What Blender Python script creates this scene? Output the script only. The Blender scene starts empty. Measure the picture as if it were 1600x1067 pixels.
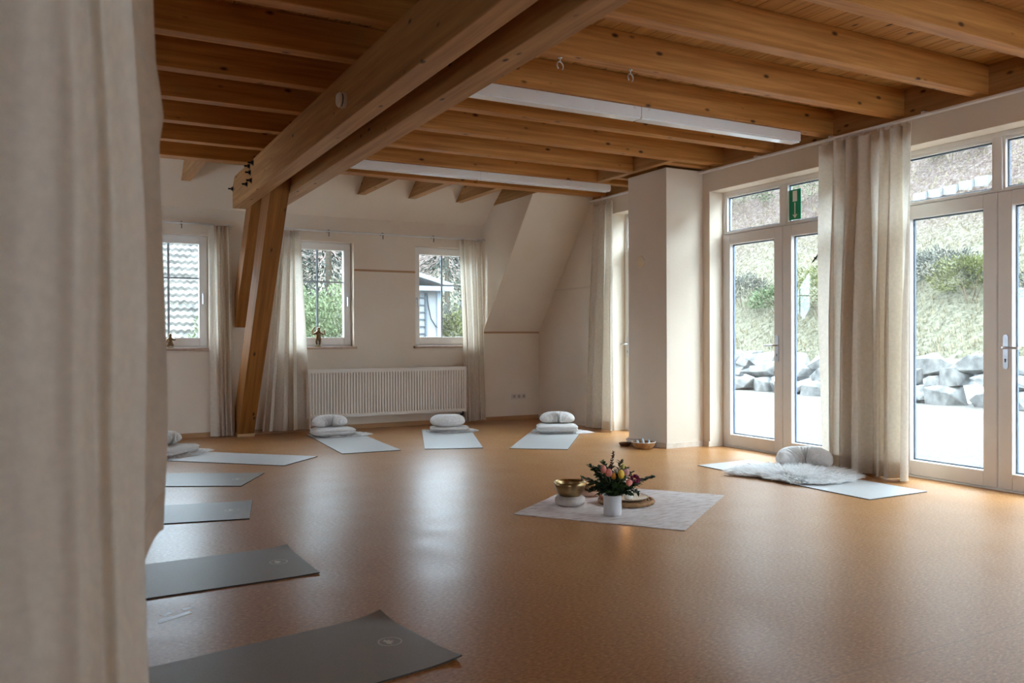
import bpy, bmesh, math, random
from math import sin, cos, pi, radians, sqrt
from mathutils import Vector, Matrix, noise

random.seed(7)
S = bpy.context.scene
COL = S.collection

# ------------------------------------------------------------------ camera
cam_d = bpy.data.cameras.new('camera')
cam = bpy.data.objects.new('camera', cam_d)
COL.objects.link(cam)
yaw, pitch, roll = radians(28.215), radians(-0.307), radians(-0.206)
F0 = Vector((sin(yaw), cos(yaw), 0)); R0 = Vector((cos(yaw), -sin(yaw), 0)); U0 = Vector((0, 0, 1))
Fv = F0 * cos(pitch) + U0 * sin(pitch)
U1 = U0 * cos(pitch) - F0 * sin(pitch)
Rv = R0 * cos(roll) + U1 * sin(roll)
Uv = U1 * cos(roll) - R0 * sin(roll)
m = Matrix((Rv, Uv, -Fv)).transposed().to_4x4()
m.translation = Vector((0, 0, 1.17))
cam.matrix_world = m
cam_d.sensor_width = 36
cam_d.lens = 36 * 1302.8 / 1600
cam_d.clip_start = 0.05
cam_d.clip_end = 300
cam_d.dof.use_dof = True
cam_d.dof.focus_distance = 6.5
cam_d.dof.aperture_fstop = 4.5
S.camera = cam

# ------------------------------------------------------------------ sky and exposure
W = bpy.data.worlds.new('overcast_sky'); S.world = W
W.use_nodes = True
nt = W.node_tree; nt.nodes.clear()
wo = nt.nodes.new('ShaderNodeOutputWorld'); wb = nt.nodes.new('ShaderNodeBackground')
tc = nt.nodes.new('ShaderNodeTexCoord'); sx = nt.nodes.new('ShaderNodeSeparateXYZ')
rp = nt.nodes.new('ShaderNodeValToRGB')
rp.color_ramp.elements[0].position = 0.0; rp.color_ramp.elements[0].color = (0.65, 0.82, 1.0, 1)
rp.color_ramp.elements[1].position = 1.0; rp.color_ramp.elements[1].color = (0.74, 0.88, 1.0, 1)
nt.links.new(tc.outputs['Generated'], sx.inputs[0]); nt.links.new(sx.outputs['Z'], rp.inputs[0])
nt.links.new(rp.outputs[0], wb.inputs['Color']); nt.links.new(wb.outputs[0], wo.inputs[0])
SKY = 10.0
wb.inputs['Strength'].default_value = SKY

sun_d = bpy.data.lights.new('overcast_sun', 'SUN'); sun_d.energy = 5.0; sun_d.angle = radians(90); sun_d.color = (0.72, 0.87, 1.0)
sun = bpy.data.objects.new('overcast_sun', sun_d); COL.objects.link(sun); sun.location = (12, 0, 12)
sun.rotation_euler = Vector((-1, -0.02, -0.85)).to_track_quat('-Z', 'Y').to_euler()

S.view_settings.view_transform = 'Standard'
S.view_settings.look = 'None'
S.view_settings.gamma = 1
S.view_settings.use_curve_mapping = False
S.view_settings.exposure = 0.88
S.cycles.max_bounces = 14
S.cycles.diffuse_bounces = 8
S.cycles.transparent_max_bounces = 24
S.cycles.caustics_reflective = True
S.cycles.caustics_refractive = False
S.cycles.sample_clamp_indirect = 8

# ------------------------------------------------------------------ materials
MATS = {}
def newmat(name):
    M = bpy.data.materials.new(name); M.use_nodes = True
    n = M.node_tree; n.nodes.clear()
    out = n.nodes.new('ShaderNodeOutputMaterial')
    return M, n, out
def principled(n, out, col, rough=0.6, metal=0.0, spec=0.5):
    b = n.nodes.new('ShaderNodeBsdfPrincipled')
    b.inputs['Base Color'].default_value = (*col, 1)
    b.inputs['Roughness'].default_value = rough
    b.inputs['Metallic'].default_value = metal
    b.inputs['Specular IOR Level'].default_value = spec
    n.links.new(b.outputs[0], out.inputs['Surface'])
    return b
def noise_node(n, scale, detail=3, vec=None, rough=0.5):
    t = n.nodes.new('ShaderNodeTexNoise'); t.inputs['Scale'].default_value = scale
    t.inputs['Detail'].default_value = detail; t.inputs['Roughness'].default_value = rough
    if vec is not None: n.links.new(vec, t.inputs['Vector'])
    return t
def ramp(n, fac, stops):
    r = n.nodes.new('ShaderNodeValToRGB')
    while len(r.color_ramp.elements) < len(stops): r.color_ramp.elements.new(0.5)
    for e, (p, c) in zip(r.color_ramp.elements, stops):
        e.position = p; e.color = (*c, 1)
    n.links.new(fac, r.inputs[0]); return r
def bump(n, b, height, strength=0.2, dist=0.01):
    k = n.nodes.new('ShaderNodeBump'); k.inputs['Strength'].default_value = strength
    k.inputs['Distance'].default_value = dist
    n.links.new(height, k.inputs['Height']); n.links.new(k.outputs[0], b.inputs['Normal'])
def objvec(n, scale=(1, 1, 1), rand=True, rotx=0):
    tc = n.nodes.new('ShaderNodeTexCoord')
    ro = n.nodes.new('ShaderNodeMapping'); ro.inputs['Rotation'].default_value = (rotx, 0, 0)
    n.links.new(tc.outputs['Object'], ro.inputs['Vector'])
    mp = n.nodes.new('ShaderNodeMapping'); mp.inputs['Scale'].default_value = scale
    v = ro.outputs[0]
    if rand:
        oi = n.nodes.new('ShaderNodeObjectInfo')
        mu = n.nodes.new('ShaderNodeVectorMath'); mu.operation = 'ADD'
        cmb = n.nodes.new('ShaderNodeMath'); cmb.operation = 'MULTIPLY'; cmb.inputs[1].default_value = 37.0
        n.links.new(oi.outputs['Random'], cmb.inputs[0])
        n.links.new(v, mu.inputs[0]); n.links.new(cmb.outputs[0], mu.inputs[1])
        v = mu.outputs[0]
    n.links.new(v, mp.inputs['Vector'])
    return mp.outputs[0], v

def plain(name, col, rough=0.6, metal=0.0, spec=0.5, var=0.06, vscale=6, bmp=0.0, bscale=60):
    if name in MATS: return MATS[name]
    M, n, out = newmat(name); b = principled(n, out, col, rough, metal, spec)
    vec, _ = objvec(n)
    t = noise_node(n, vscale, 3, vec)
    r = ramp(n, t.outputs['Fac'], [(0.3, tuple(c * (1 - var) for c in col)), (0.7, tuple(min(1, c * (1 + var)) for c in col))])
    n.links.new(r.outputs[0], b.inputs['Base Color'])
    if bmp:
        t2 = noise_node(n, bscale, 3, vec); bump(n, b, t2.outputs['Fac'], bmp, 0.004)
    MATS[name] = M; return M

def wood(name, dark, light, axis='X', rough=0.55, knots=True, spec=0.3, rotx=0):
    if name in MATS: return MATS[name]
    M, n, out = newmat(name); b = principled(n, out, light, rough, 0, spec)
    sc = {'X': (0.7, 16, 16), 'Y': (16, 0.7, 16), 'Z': (16, 16, 0.7)}[axis]
    ks = {'X': (4, 8.5, 8.5), 'Y': (8.5, 4, 8.5), 'Z': (8.5, 8.5, 4)}[axis]
    vec, raw = objvec(n, sc, True, rotx)
    t = noise_node(n, 1.6, 5, vec, 0.6)
    r = ramp(n, t.outputs['Fac'], [(0.25, dark), (0.5, tuple((a + c) / 2 for a, c in zip(dark, light))), (0.72, light)])
    res = r.outputs[0]
    if knots:
        mp = n.nodes.new('ShaderNodeMapping'); mp.inputs['Scale'].default_value = ks
        n.links.new(raw, mp.inputs['Vector'])
        vo = n.nodes.new('ShaderNodeTexVoronoi'); vo.inputs['Scale'].default_value = 1.0
        n.links.new(mp.outputs[0], vo.inputs['Vector'])
        kr = ramp(n, vo.outputs['Distance'], [(0.06, (1, 1, 1)), (0.15, (0, 0, 0))])
        mx = n.nodes.new('ShaderNodeMix'); mx.data_type = 'RGBA'
        n.links.new(kr.outputs[0], mx.inputs['Factor'])
        n.links.new(res, mx.inputs[6]); mx.inputs[7].default_value = (dark[0] * 0.22, dark[1] * 0.18, dark[2] * 0.15, 1)
        res = mx.outputs[2]
    n.links.new(res, b.inputs['Base Color'])
    bump(n, b, t.outputs['Fac'], 0.12, 0.004)
    MATS[name] = M; return M

def plaster():
    if 'plaster' in MATS: return MATS['plaster']
    M, n, out = newmat('plaster'); col = (0.745, 0.64, 0.52)
    b = principled(n, out, col, 0.9, 0, 0.2)
    tc = n.nodes.new('ShaderNodeTexCoord')
    t = noise_node(n, 1.2, 4, tc.outputs['Object'])
    r = ramp(n, t.outputs['Fac'], [(0.3, (0.715, 0.61, 0.49)), (0.7, (0.775, 0.67, 0.55))])
    n.links.new(r.outputs[0], b.inputs['Base Color'])
    t2 = noise_node(n, 90, 4, tc.outputs['Object'])
    bump(n, b, t2.outputs['Fac'], 0.35, 0.004)
    MATS['plaster'] = M; return M

def linoleum():
    M, n, out = newmat('linoleum'); b = principled(n, out, (0.4, 0.2, 0.08), 0.3, 0, 0.36)
    tc = n.nodes.new('ShaderNodeTexCoord')
    mp = n.nodes.new('ShaderNodeMapping'); mp.inputs['Scale'].default_value = (1, 2.2, 1)
    n.links.new(tc.outputs['Object'], mp.inputs[0])
    t = noise_node(n, 48, 6, mp.outputs[0], 0.72)
    r = ramp(n, t.outputs['Fac'], [(0.32, (0.15, 0.058, 0.016)), (0.43, (0.33, 0.145, 0.045)), (0.56, (0.44, 0.215, 0.078)), (0.68, (0.64, 0.38, 0.18))])
    # strip seams every 2 m across the room
    sp = n.nodes.new('ShaderNodeSeparateXYZ'); n.links.new(tc.outputs['Object'], sp.inputs[0])
    md = n.nodes.new('ShaderNodeMath'); md.operation = 'PINGPONG'; md.inputs[1].default_value = 1.0
    n.links.new(sp.outputs['Y'], md.inputs[0])
    lt = n.nodes.new('ShaderNodeMath'); lt.operation = 'LESS_THAN'; lt.inputs[1].default_value = 0.0022
    n.links.new(md.outputs[0], lt.inputs[0])
    mx = n.nodes.new('ShaderNodeMix'); mx.data_type = 'RGBA'
    n.links.new(lt.outputs[0], mx.inputs['Factor']); n.links.new(r.outputs[0], mx.inputs[6]); mx.inputs[7].default_value = (0.25, 0.12, 0.05, 1)
    n.links.new(mx.outputs[2], b.inputs['Base Color'])
    t2 = noise_node(n, 3, 4, tc.outputs['Object'])
    rr = ramp(n, t2.outputs['Fac'], [(0.3, (0.30, 0.30, 0.30)), (0.7, (0.36, 0.36, 0.36))])
    n.links.new(rr.outputs[0], b.inputs['Roughness'])
    t3 = noise_node(n, 5, 2, tc.outputs['Object']); bump(n, b, t3.outputs['Fac'], 0.04, 0.01)
    return M

def cloth(name, col, trans=0.4, scale=380, rough=0.9, bs=0.25, bd=0.002):
    if name in MATS: return MATS[name]
    M, n, out = newmat(name)
    d = n.nodes.new('ShaderNodeBsdfDiffuse'); tr = n.nodes.new('ShaderNodeBsdfTranslucent')
    mixs = n.nodes.new('ShaderNodeMixShader'); mixs.inputs[0].default_value = trans
    tc = n.nodes.new('ShaderNodeTexCoord')
    t = noise_node(n, 40, 4, tc.outputs['Object'])
    r = ramp(n, t.outputs['Fac'], [(0.3, tuple(c * 0.94 for c in col)), (0.7, tuple(min(1, c * 1.05) for c in col))])
    n.links.new(r.outputs[0], d.inputs['Color']); n.links.new(r.outputs[0], tr.inputs['Color'])
    t2 = noise_node(n, scale, 2, tc.outputs['Object'])
    k = n.nodes.new('ShaderNodeBump'); k.inputs['Strength'].default_value = bs; k.inputs['Distance'].default_value = bd
    n.links.new(t2.outputs['Fac'], k.inputs['Height']); n.links.new(k.outputs[0], d.inputs['Normal'])
    n.links.new(d.outputs[0], mixs.inputs[1]); n.links.new(tr.outputs[0], mixs.inputs[2])
    n.links.new(mixs.outputs[0], out.inputs['Surface'])
    MATS[name] = M; return M

def glass():
    if 'glass' in MATS: return MATS['glass']
    M, n, out = newmat('glass')
    t = n.nodes.new('ShaderNodeBsdfTransparent'); t.inputs[0].default_value = (0.96, 0.98, 0.97, 1)
    g = n.nodes.new('ShaderNodeBsdfGlossy'); g.inputs['Roughness'].default_value = 0.02
    lw = n.nodes.new('ShaderNodeLayerWeight'); lw.inputs[0].default_value = 0.5
    pw = n.nodes.new('ShaderNodeMath'); pw.operation = 'POWER'; pw.inputs[1].default_value = 4.0
    fr = n.nodes.new('ShaderNodeMath'); fr.operation = 'MULTIPLY_ADD'; fr.inputs[1].default_value = 0.85; fr.inputs[2].default_value = 0.035
    n.links.new(lw.outputs['Facing'], pw.inputs[0]); n.links.new(pw.outputs[0], fr.inputs[0])
    mx = n.nodes.new('ShaderNodeMixShader')
    n.links.new(fr.outputs[0], mx.inputs[0]); n.links.new(t.outputs[0], mx.inputs[1]); n.links.new(g.outputs[0], mx.inputs[2])
    n.links.new(mx.outputs[0], out.inputs['Surface'])
    MATS['glass'] = M; return M

PLASTER = plaster()
FLOOR = linoleum()
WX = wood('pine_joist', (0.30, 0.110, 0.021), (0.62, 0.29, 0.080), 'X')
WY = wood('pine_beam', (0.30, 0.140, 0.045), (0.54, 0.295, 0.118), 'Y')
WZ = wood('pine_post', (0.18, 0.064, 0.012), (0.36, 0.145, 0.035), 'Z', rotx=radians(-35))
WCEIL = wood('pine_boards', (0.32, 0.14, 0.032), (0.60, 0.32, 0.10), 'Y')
WTRIM = wood('oak_trim', (0.36, 0.19, 0.085), (0.50, 0.29, 0.14), 'X', knots=False)
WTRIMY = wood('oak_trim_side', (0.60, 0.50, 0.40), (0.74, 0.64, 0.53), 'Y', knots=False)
WHITE = plain('white_upvc', (0.78, 0.75, 0.71), 0.35, 0, 0.5, 0.02)
RADW = plain('radiator_enamel', (0.80, 0.74, 0.66), 0.4, 0, 0.5, 0.02)
GLASS = glass()
SPACER = plain('glazing_spacer', (0.10, 0.13, 0.18), 0.4, 0.4, 0.5, 0.05)
STEEL = plain('brushed_steel', (0.62, 0.63, 0.65), 0.3, 1.0)
DARKM = plain('dark_iron', (0.03, 0.03, 0.035), 0.45, 0.8)
RAILM = plain('rail_aluminium', (0.74, 0.72, 0.69), 0.35, 0.1)
LINEN = cloth('linen_curtain', (0.82, 0.75, 0.65), 0.45)
LINEN_H = cloth('linen_hem', (0.72, 0.62, 0.51), 0.18)
MAT = None

# ------------------------------------------------------------------ geometry helpers
class MB:
    def __init__(self):
        self.bm = bmesh.new()
    def box(self, x0, x1, y0, y1, z0, z1):
        vs = [self.bm.verts.new(c) for c in ((x0, y0, z0), (x1, y0, z0), (x1, y1, z0), (x0, y1, z0), (x0, y0, z1), (x1, y0, z1), (x1, y1, z1), (x0, y1, z1))]
        for f in ((3, 2, 1, 0), (4, 5, 6, 7), (0, 1, 5, 4), (1, 2, 6, 5), (2, 3, 7, 6), (3, 0, 4, 7)):
            self.bm.faces.new([vs[i] for i in f])
        return self
    def prism(self, pts, axis, a, b):
        """polygon pts in the plane normal to axis, extruded a..b"""
        def mk(p, t):
            return {'X': (t, p[0], p[1]), 'Y': (p[0], t, p[1]), 'Z': (p[0], p[1], t)}[axis]
        A = [self.bm.verts.new(mk(p, a)) for p in pts]; B = [self.bm.verts.new(mk(p, b)) for p in pts]
        n = len(pts)
        self.bm.faces.new(A); self.bm.faces.new(B[::-1])
        for i in range(n):
            self.bm.faces.new((A[i], B[i], B[(i + 1) % n], A[(i + 1) % n]))
        return self
    def tube(self, pts, rad, seg=8, caps=True):
        pts = [Vector(p) for p in pts]
        if not isinstance(rad, (list, tuple)): rad = [rad] * len(pts)
        rings = []; up = None
        for i, p in enumerate(pts):
            d = (pts[min(i + 1, len(pts) - 1)] - pts[max(i - 1, 0)]).normalized()
            if up is None or abs(up.dot(d)) > 0.95:
                up = Vector((0, 0, 1)) if abs(d.z) < 0.9 else Vector((1, 0, 0))
            a = d.cross(up).normalized(); c = a.cross(d).normalized(); up = c
            rings.append([self.bm.verts.new(p + (a * cos(2 * pi * k / seg) + c * sin(2 * pi * k / seg)) * rad[i]) for k in range(seg)])
        for r0, r1 in zip(rings, rings[1:]):
            for k in range(seg):
                self.bm.faces.new((r0[k], r0[(k + 1) % seg], r1[(k + 1) % seg], r1[k]))
        if caps:
            self.bm.faces.new(rings[0][::-1]); self.bm.faces.new(rings[-1])
        return self
    def lathe(self, prof, c=(0, 0, 0), seg=32, fn=None):
        c = Vector(c); rings = []
        for r, z in prof:
            if r < 1e-5:
                rings.append([self.bm.verts.new(c + Vector((0, 0, z)))])
            else:
                ring = []
                for k in range(seg):
                    a = 2 * pi * k / seg; q = r * (fn(a, z) if fn else 1)
                    ring.append(self.bm.verts.new(c + Vector((q * cos(a), q * sin(a), z))))
                rings.append(ring)
        for r0, r1 in zip(rings, rings[1:]):
            if len(r0) == 1 and len(r1) == 1: continue
            for k in range(seg):
                k2 = (k + 1) % seg
                if len(r0) == 1: self.bm.faces.new((r0[0], r1[k2], r1[k]))
                elif len(r1) == 1: self.bm.faces.new((r0[k], r0[k2], r1[0]))
                else: self.bm.faces.new((r0[k], r0[k2], r1[k2], r1[k]))
        return self
    def grid(self, fn, nu, nv, closed_u=False):
        g = [[self.bm.verts.new(fn(i, j)) for j in range(nv + 1)] for i in range(nu + (0 if closed_u else 1))]
        L = len(g)
        for i in range(nu):
            for j in range(nv):
                self.bm.faces.new((g[i][j], g[(i + 1) % L][j], g[(i + 1) % L][j + 1], g[i][j + 1]))
        return g
    def quad(self, *p):
        self.bm.faces.new([self.bm.verts.new(q) for q in p]); return self
    def build(self, name, mat, parent=None, loc=None, smooth=False, recalc=True, bevel=0.0, kind=None, sub=0):
        if recalc: bmesh.ops.recalc_face_normals(self.bm, faces=self.bm.faces)
        if loc is not None:
            bmesh.ops.translate(self.bm, verts=self.bm.verts, vec=-Vector(loc))
        me = bpy.data.meshes.new(name); self.bm.to_mesh(me); self.bm.free()
        if smooth:
            for p in me.polygons: p.use_smooth = True
        o = bpy.data.objects.new(name, me); COL.objects.link(o)
        if mat: me.materials.append(mat)
        if loc is not None: o.location = loc
        if parent is not None: o.parent = parent
        if bevel:
            b = o.modifiers.new('bevel', 'BEVEL'); b.width = bevel; b.segments = 2; b.limit_method = 'ANGLE'
        if sub:
            s = o.modifiers.new('sub', 'SUBSURF'); s.levels = sub; s.render_levels = sub
        if kind: o['kind'] = kind
        return o

def tag(o, label, cat, group=None):
    o['label'] = label; o['category'] = cat
    if group: o['group'] = group
    return o
def thing(name, label, cat, loc=(0, 0, 0), rz=0, group=None):
    o = bpy.data.objects.new(name, None); COL.objects.link(o)
    o.location = loc; o.rotation_euler = (0, 0, rz); o.empty_display_size = 0.1
    return tag(o, label, cat, group)
def struct_empty(name, loc=(0, 0, 0)):
    o = bpy.data.objects.new(name, None); COL.objects.link(o); o.location = loc; o['kind'] = 'structure'; return o
def copy_tree(o, parent=None):
    c = o.copy(); COL.objects.link(c); c.parent = parent
    for ch in list(o.children): copy_tree(ch, c)
    return c
def lerp(a, b, t): return a + (b - a) * t
def sm(t):
    t = max(0, min(1, t)); return t * t * (3 - 2 * t)

# ------------------------------------------------------------------ room dimensions
XR, XL = 6.02, -1.9          # right wall, left wall (inner faces)
YB, YF = 10.41, -1.6         # back wall, front wall
ZJ, ZC = 2.945, 3.165        # joist undersides, ceiling boards

def walled(axis, a0, a1, u0, u1, z0, z1, holes):
    """wall slab, thickness a0..a1 along axis, spanning u and z, with rectangular holes (u0,u1,z0,z1)"""
    us = sorted({u0, u1, *[h[0] for h in holes], *[h[1] for h in holes]})
    zs = sorted({z0, z1, *[h[2] for h in holes], *[h[3] for h in holes]})
    b = MB()
    for i in range(len(us) - 1):
        for j in range(len(zs) - 1):
            cu, cz = (us[i] + us[i + 1]) / 2, (zs[j] + zs[j + 1]) / 2
            if any(h[0] < cu < h[1] and h[2] < cz < h[3] for h in holes): continue
            if axis == 'X': b.box(a0, a1, us[i], us[i + 1], zs[j], zs[j + 1])
            else: b.box(us[i], us[i + 1], a0, a1, zs[j], zs[j + 1])
    bmesh.ops.remove_doubles(b.bm, verts=b.bm.verts, dist=1e-5)
    # drop internal double faces
    seen = {}
    for f in b.bm.faces: seen.setdefault(tuple(sorted(v.index for v in f.verts)), []).append(f)
    b.bm.verts.index_update()
    seen = {}
    for f in b.bm.faces: seen.setdefault(tuple(sorted(v.index for v in f.verts)), []).append(f)
    dead = [f for fs in seen.values() if len(fs) > 1 for f in fs]
    bmesh.ops.delete(b.bm, geom=dead, context='FACES')
    return b

DOORS = [(5.10, 6.79), (2.96, 4.66), (7.60, 8.56), (0.60, 2.30)]  # last opening is an added one, out of view, for daylight
WINS = [(0.64, 1.515), (2.40, 3.28), (4.125, 5.00)]
WZ0, WZ1 = 1.055, 2.39

fl = MB().box(XL - 0.3, XR + 0.32, YF - 0.3, YB + 0.3, -0.1, 0).build('floor', FLOOR, kind='structure')
walled('Y', YB, YB + 0.30, XL - 0.3, XR, 0, 2.75, [(a, b, WZ0, WZ1) for a, b in WINS]).build('wall_back', PLASTER, kind='structure')
walled('X', XR, XR + 0.30, YF - 0.3, YB + 0.3, 0, ZJ, [(a, b, 0, 2.70) for a, b in DOORS]).build('wall_right', PLASTER, kind='structure')
walled('X', XL - 0.3, XL, YF - 0.3, YB + 0.3, 0, 4.0, [(8.25, 9.05, 0.95, 2.0)]).build('wall_left', PLASTER, kind='structure')  # the unseen opening is added to light the back from the left
walled('Y', YF - 0.3, YF, XL, XR, 0, ZC, [(3.5, 4.9, 1.1, 2.2), (-1.7, -1.0, 0.95, 2.1)]).build('wall_front', PLASTER, kind='structure')  # both openings behind the camera are added for fill light
# chimney pillar
MB().box(5.527, XR, 6.893, 7.56, 0, 2.93).build('wall_pillar', PLASTER, bevel=0.004, kind='structure')
# steep roof slope beside the dormer, its cheek wall, and the dormer ceiling
def slope_z(y): return 1.24 + (YB - y) * 1.21
MB().prism([(YB, 1.24), (8.86, slope_z(8.86)), (8.86, slope_z(8.86) + 0.15), (YB + 0.1, 1.27)], 'X', 5.14, XR).build('wall_slope', PLASTER, kind='structure')
MB().prism([(YB, 1.24), (YB, 2.72), (10.05, 2.95), (9.0, 2.95)], 'X', 5.13, 5.17).build('wall_cheek', PLASTER, kind='structure')
def dorm_z(y): return 2.70 + (YB - y) * 0.70
MB().prism([(YB + 0.02, 2.69), (8.75, dorm_z(8.75)), (8.75, dorm_z(8.75) + 0.15), (YB + 0.3, 2.80)], 'X', XL, 5.2).build('ceiling_dormer', PLASTER, kind='structure')
cb = MB()
y0, y1 = YF, 8.87
x = XL
while x < XR + 0.1:
    cb.box(x + 0.003, x + 0.137, y0, y1, ZC, ZC + 0.02); x += 0.14
cb.box(XL - 0.3, XR + 0.3, YF - 0.3, 8.87, ZC + 0.02, ZC + 0.1)
cb.box(XL - 0.3, XR + 0.3, 8.80, 8.87, ZC + 0.1, 4.1)
cb.box(5.2, XR + 0.3, 8.80, YB + 0.3, ZC + 0.1, ZC + 0.2)
cb.build('ceiling', WCEIL, kind='structure')
# timber plate over the right wall
MB().box(XR - 0.005, XR + 0.29, YF, 6.89, ZJ - 0.012, ZC + 0.03).box(XR + 0.001, XR + 0.29, 6.89, 7.565, ZJ - 0.012, ZC + 0.03).box(XR - 0.005, XR + 0.29, 7.565, YB + 0.2, ZJ - 0.012, ZC + 0.13).build('trim_1', WY, kind='structure')
# skirting boards
bb = MB().box(XL, 1.79, YB - 0.016, YB, 0, 0.055).box(1.99, XR, YB - 0.016, YB, 0, 0.055)
bb.build('baseboard_back', WTRIM, kind='structure')
bb = MB()
for a, b in ((8.56, YB), (7.56, 7.60), (6.79, 6.893), (4.66, 5.10), (2.30, 2.96), (YF, 0.60)):
    bb.box(XR - 0.016, XR, a, b, 0, 0.055)
bb.box(5.511, 5.527, 6.877, 7.56, 0, 0.055).box(5.527, XR, 6.877, 6.893, 0, 0.055)
bb.build('baseboard_right', WTRIMY, kind='structure')
# thin wooden picture strips on the plaster
MB().box(3.285, 4.12, YB - 0.012, YB, 2.026, 2.052).build('trim_2', WTRIM, kind='structure')
MB().box(5.14, XR, YB - 0.016, YB, 1.222, 1.246).build('trim_3', WTRIM, kind='structure')
MB().box(XR - 0.012, XR, 8.60, 9.965, 1.805, 1.828).build('trim_4', WTRIMY, kind='structure')

# ------------------------------------------------------------------ timbers
ORD = ['first', 'second', 'third', 'fourth', 'fifth', 'sixth', 'seventh', 'eighth', 'ninth', 'tenth', 'eleventh', 'twelfth', 'thirteenth', 'fourteenth', 'fifteenth']
JY = [7.99, 7.29, 6.575, 5.87, 5.17, 4.46, 3.76, 3.06, 2.355, 1.65, 0.945, 0.24, -0.465, -1.17]
eb = MB().box(XL, XR - 0.006, 8.70, 8.872, ZJ, ZC - 0.002).build('edge_beam', WX, loc=(2, 8.78, ZJ), bevel=0.004)
tag(eb, 'pine edge beam carrying the joist ends in front of the white dormer slope', 'beam')
for i, y in enumerate(JY):
    xe = 5.398 if i == 1 else XR - 0.006
    j = MB().box(XL, xe, y, y + 0.107, ZJ, ZC - 0.002).build('ceiling_joist', WX, loc=(2, y, ZJ), bevel=0.004)
    tag(j, 'exposed knotty pine ceiling joist, %s counted from the white dormer slope' % ORD[i], 'joist', 'pine ceiling joists')
o = MB().box(5.40, 5.475, 6.684, 7.988, ZJ, ZC - 0.002).build('trimmer_joist', WY, loc=(5.43, 7.3, ZJ), bevel=0.003)
tag(o, 'short pine trimmer running past the top of the plaster pillar', 'joist')
o = MB().box(5.477, XR - 0.006, 6.76, 6.86, ZJ, ZC - 0.002).build('header_joist', WX, loc=(5.7, 6.8, ZJ), bevel=0.003)
tag(o, 'short pine header joist between pillar front and glazed door', 'joist')
o = MB().box(5.477, XR - 0.006, 7.66, 7.74, ZJ, ZC - 0.002).build('header_joist', WX, loc=(5.7, 7.7, ZJ), bevel=0.003)
tag(o, 'short pine header joist tucked behind the plaster pillar', 'joist')
for k, x in enumerate((1.165, 3.21, 3.88, 4.545, 5.104)):
    o = MB().prism([(8.874, ZJ), (YB - (ZJ - 2.70) / 0.7 - 0.03, ZJ), (8.874, dorm_z(8.874) - 0.025)], 'X', x, x + (0.1 if k < 4 else 0.024)).build('dormer_tie', WY, loc=(x, 9.2, ZJ))
    tag(o, ['triangular rafter end left of the twin main beams', 'triangular rafter end next to the twin main beams on their right',
            'triangular rafter end above the gap between the two right back windows', 'triangular rafter end above the window with the shed view',
            'triangular rafter end resting on the dormer cheek wall'][k], 'rafter', 'rafter ends under the dormer slope')
def main_beam(x0, x1, label):
    prof = [(YF + 0.001, 2.61), (9.63, 2.61), (9.63, 2.84), (9.50, ZJ - 0.002), (YF + 0.001, ZJ - 0.002)]
    b = MB().prism(prof, 'X', x0, x1).build('main_beam', WY, loc=(x0, 4, 2.61), bevel=0.006)
    return tag(b, label, 'beam')
b1 = main_beam(1.652, 1.798, 'left timber of the twin main beams, with the smoke detector')
b2 = main_beam(1.986, 2.15, 'right timber of the twin main beams')
for (y, z) in ((8.478, 2.90), (8.66, 2.90), (8.62, 2.83), (8.565, 2.74), (8.79, 2.74), (9.60, 2.82)):
    q = MB().tube([(1.60, y, z), (1.66, y, z)], 0.009, 8).tube([(1.632, y, z), (1.65, y, z)], 0.02, 6).tube([(1.649, y, z), (1.653, y, z)], 0.032, 12)
    o = q.build('bolt', DARKM); o.parent = b1; o.matrix_parent_inverse = Matrix.Translation(-Vector(b1.location))
def SF(z): return 10.22 - 0.70 * z
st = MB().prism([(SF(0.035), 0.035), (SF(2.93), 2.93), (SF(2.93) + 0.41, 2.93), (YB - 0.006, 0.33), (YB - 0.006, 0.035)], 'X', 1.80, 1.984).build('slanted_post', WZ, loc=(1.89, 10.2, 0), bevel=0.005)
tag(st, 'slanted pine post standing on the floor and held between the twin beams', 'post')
fp = MB().box(1.79, 1.99, SF(0) - 0.02, YB - 0.018, 0, 0.035).build('foot_plate', WTRIM); fp.parent = st; fp.matrix_parent_inverse = Matrix.Translation(-Vector(st.location))
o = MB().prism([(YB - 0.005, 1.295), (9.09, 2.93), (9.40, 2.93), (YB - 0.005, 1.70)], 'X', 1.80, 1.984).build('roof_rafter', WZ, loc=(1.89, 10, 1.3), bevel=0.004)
tag(o, 'shorter slanted pine rafter cut off level against the back wall', 'rafter')

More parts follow.
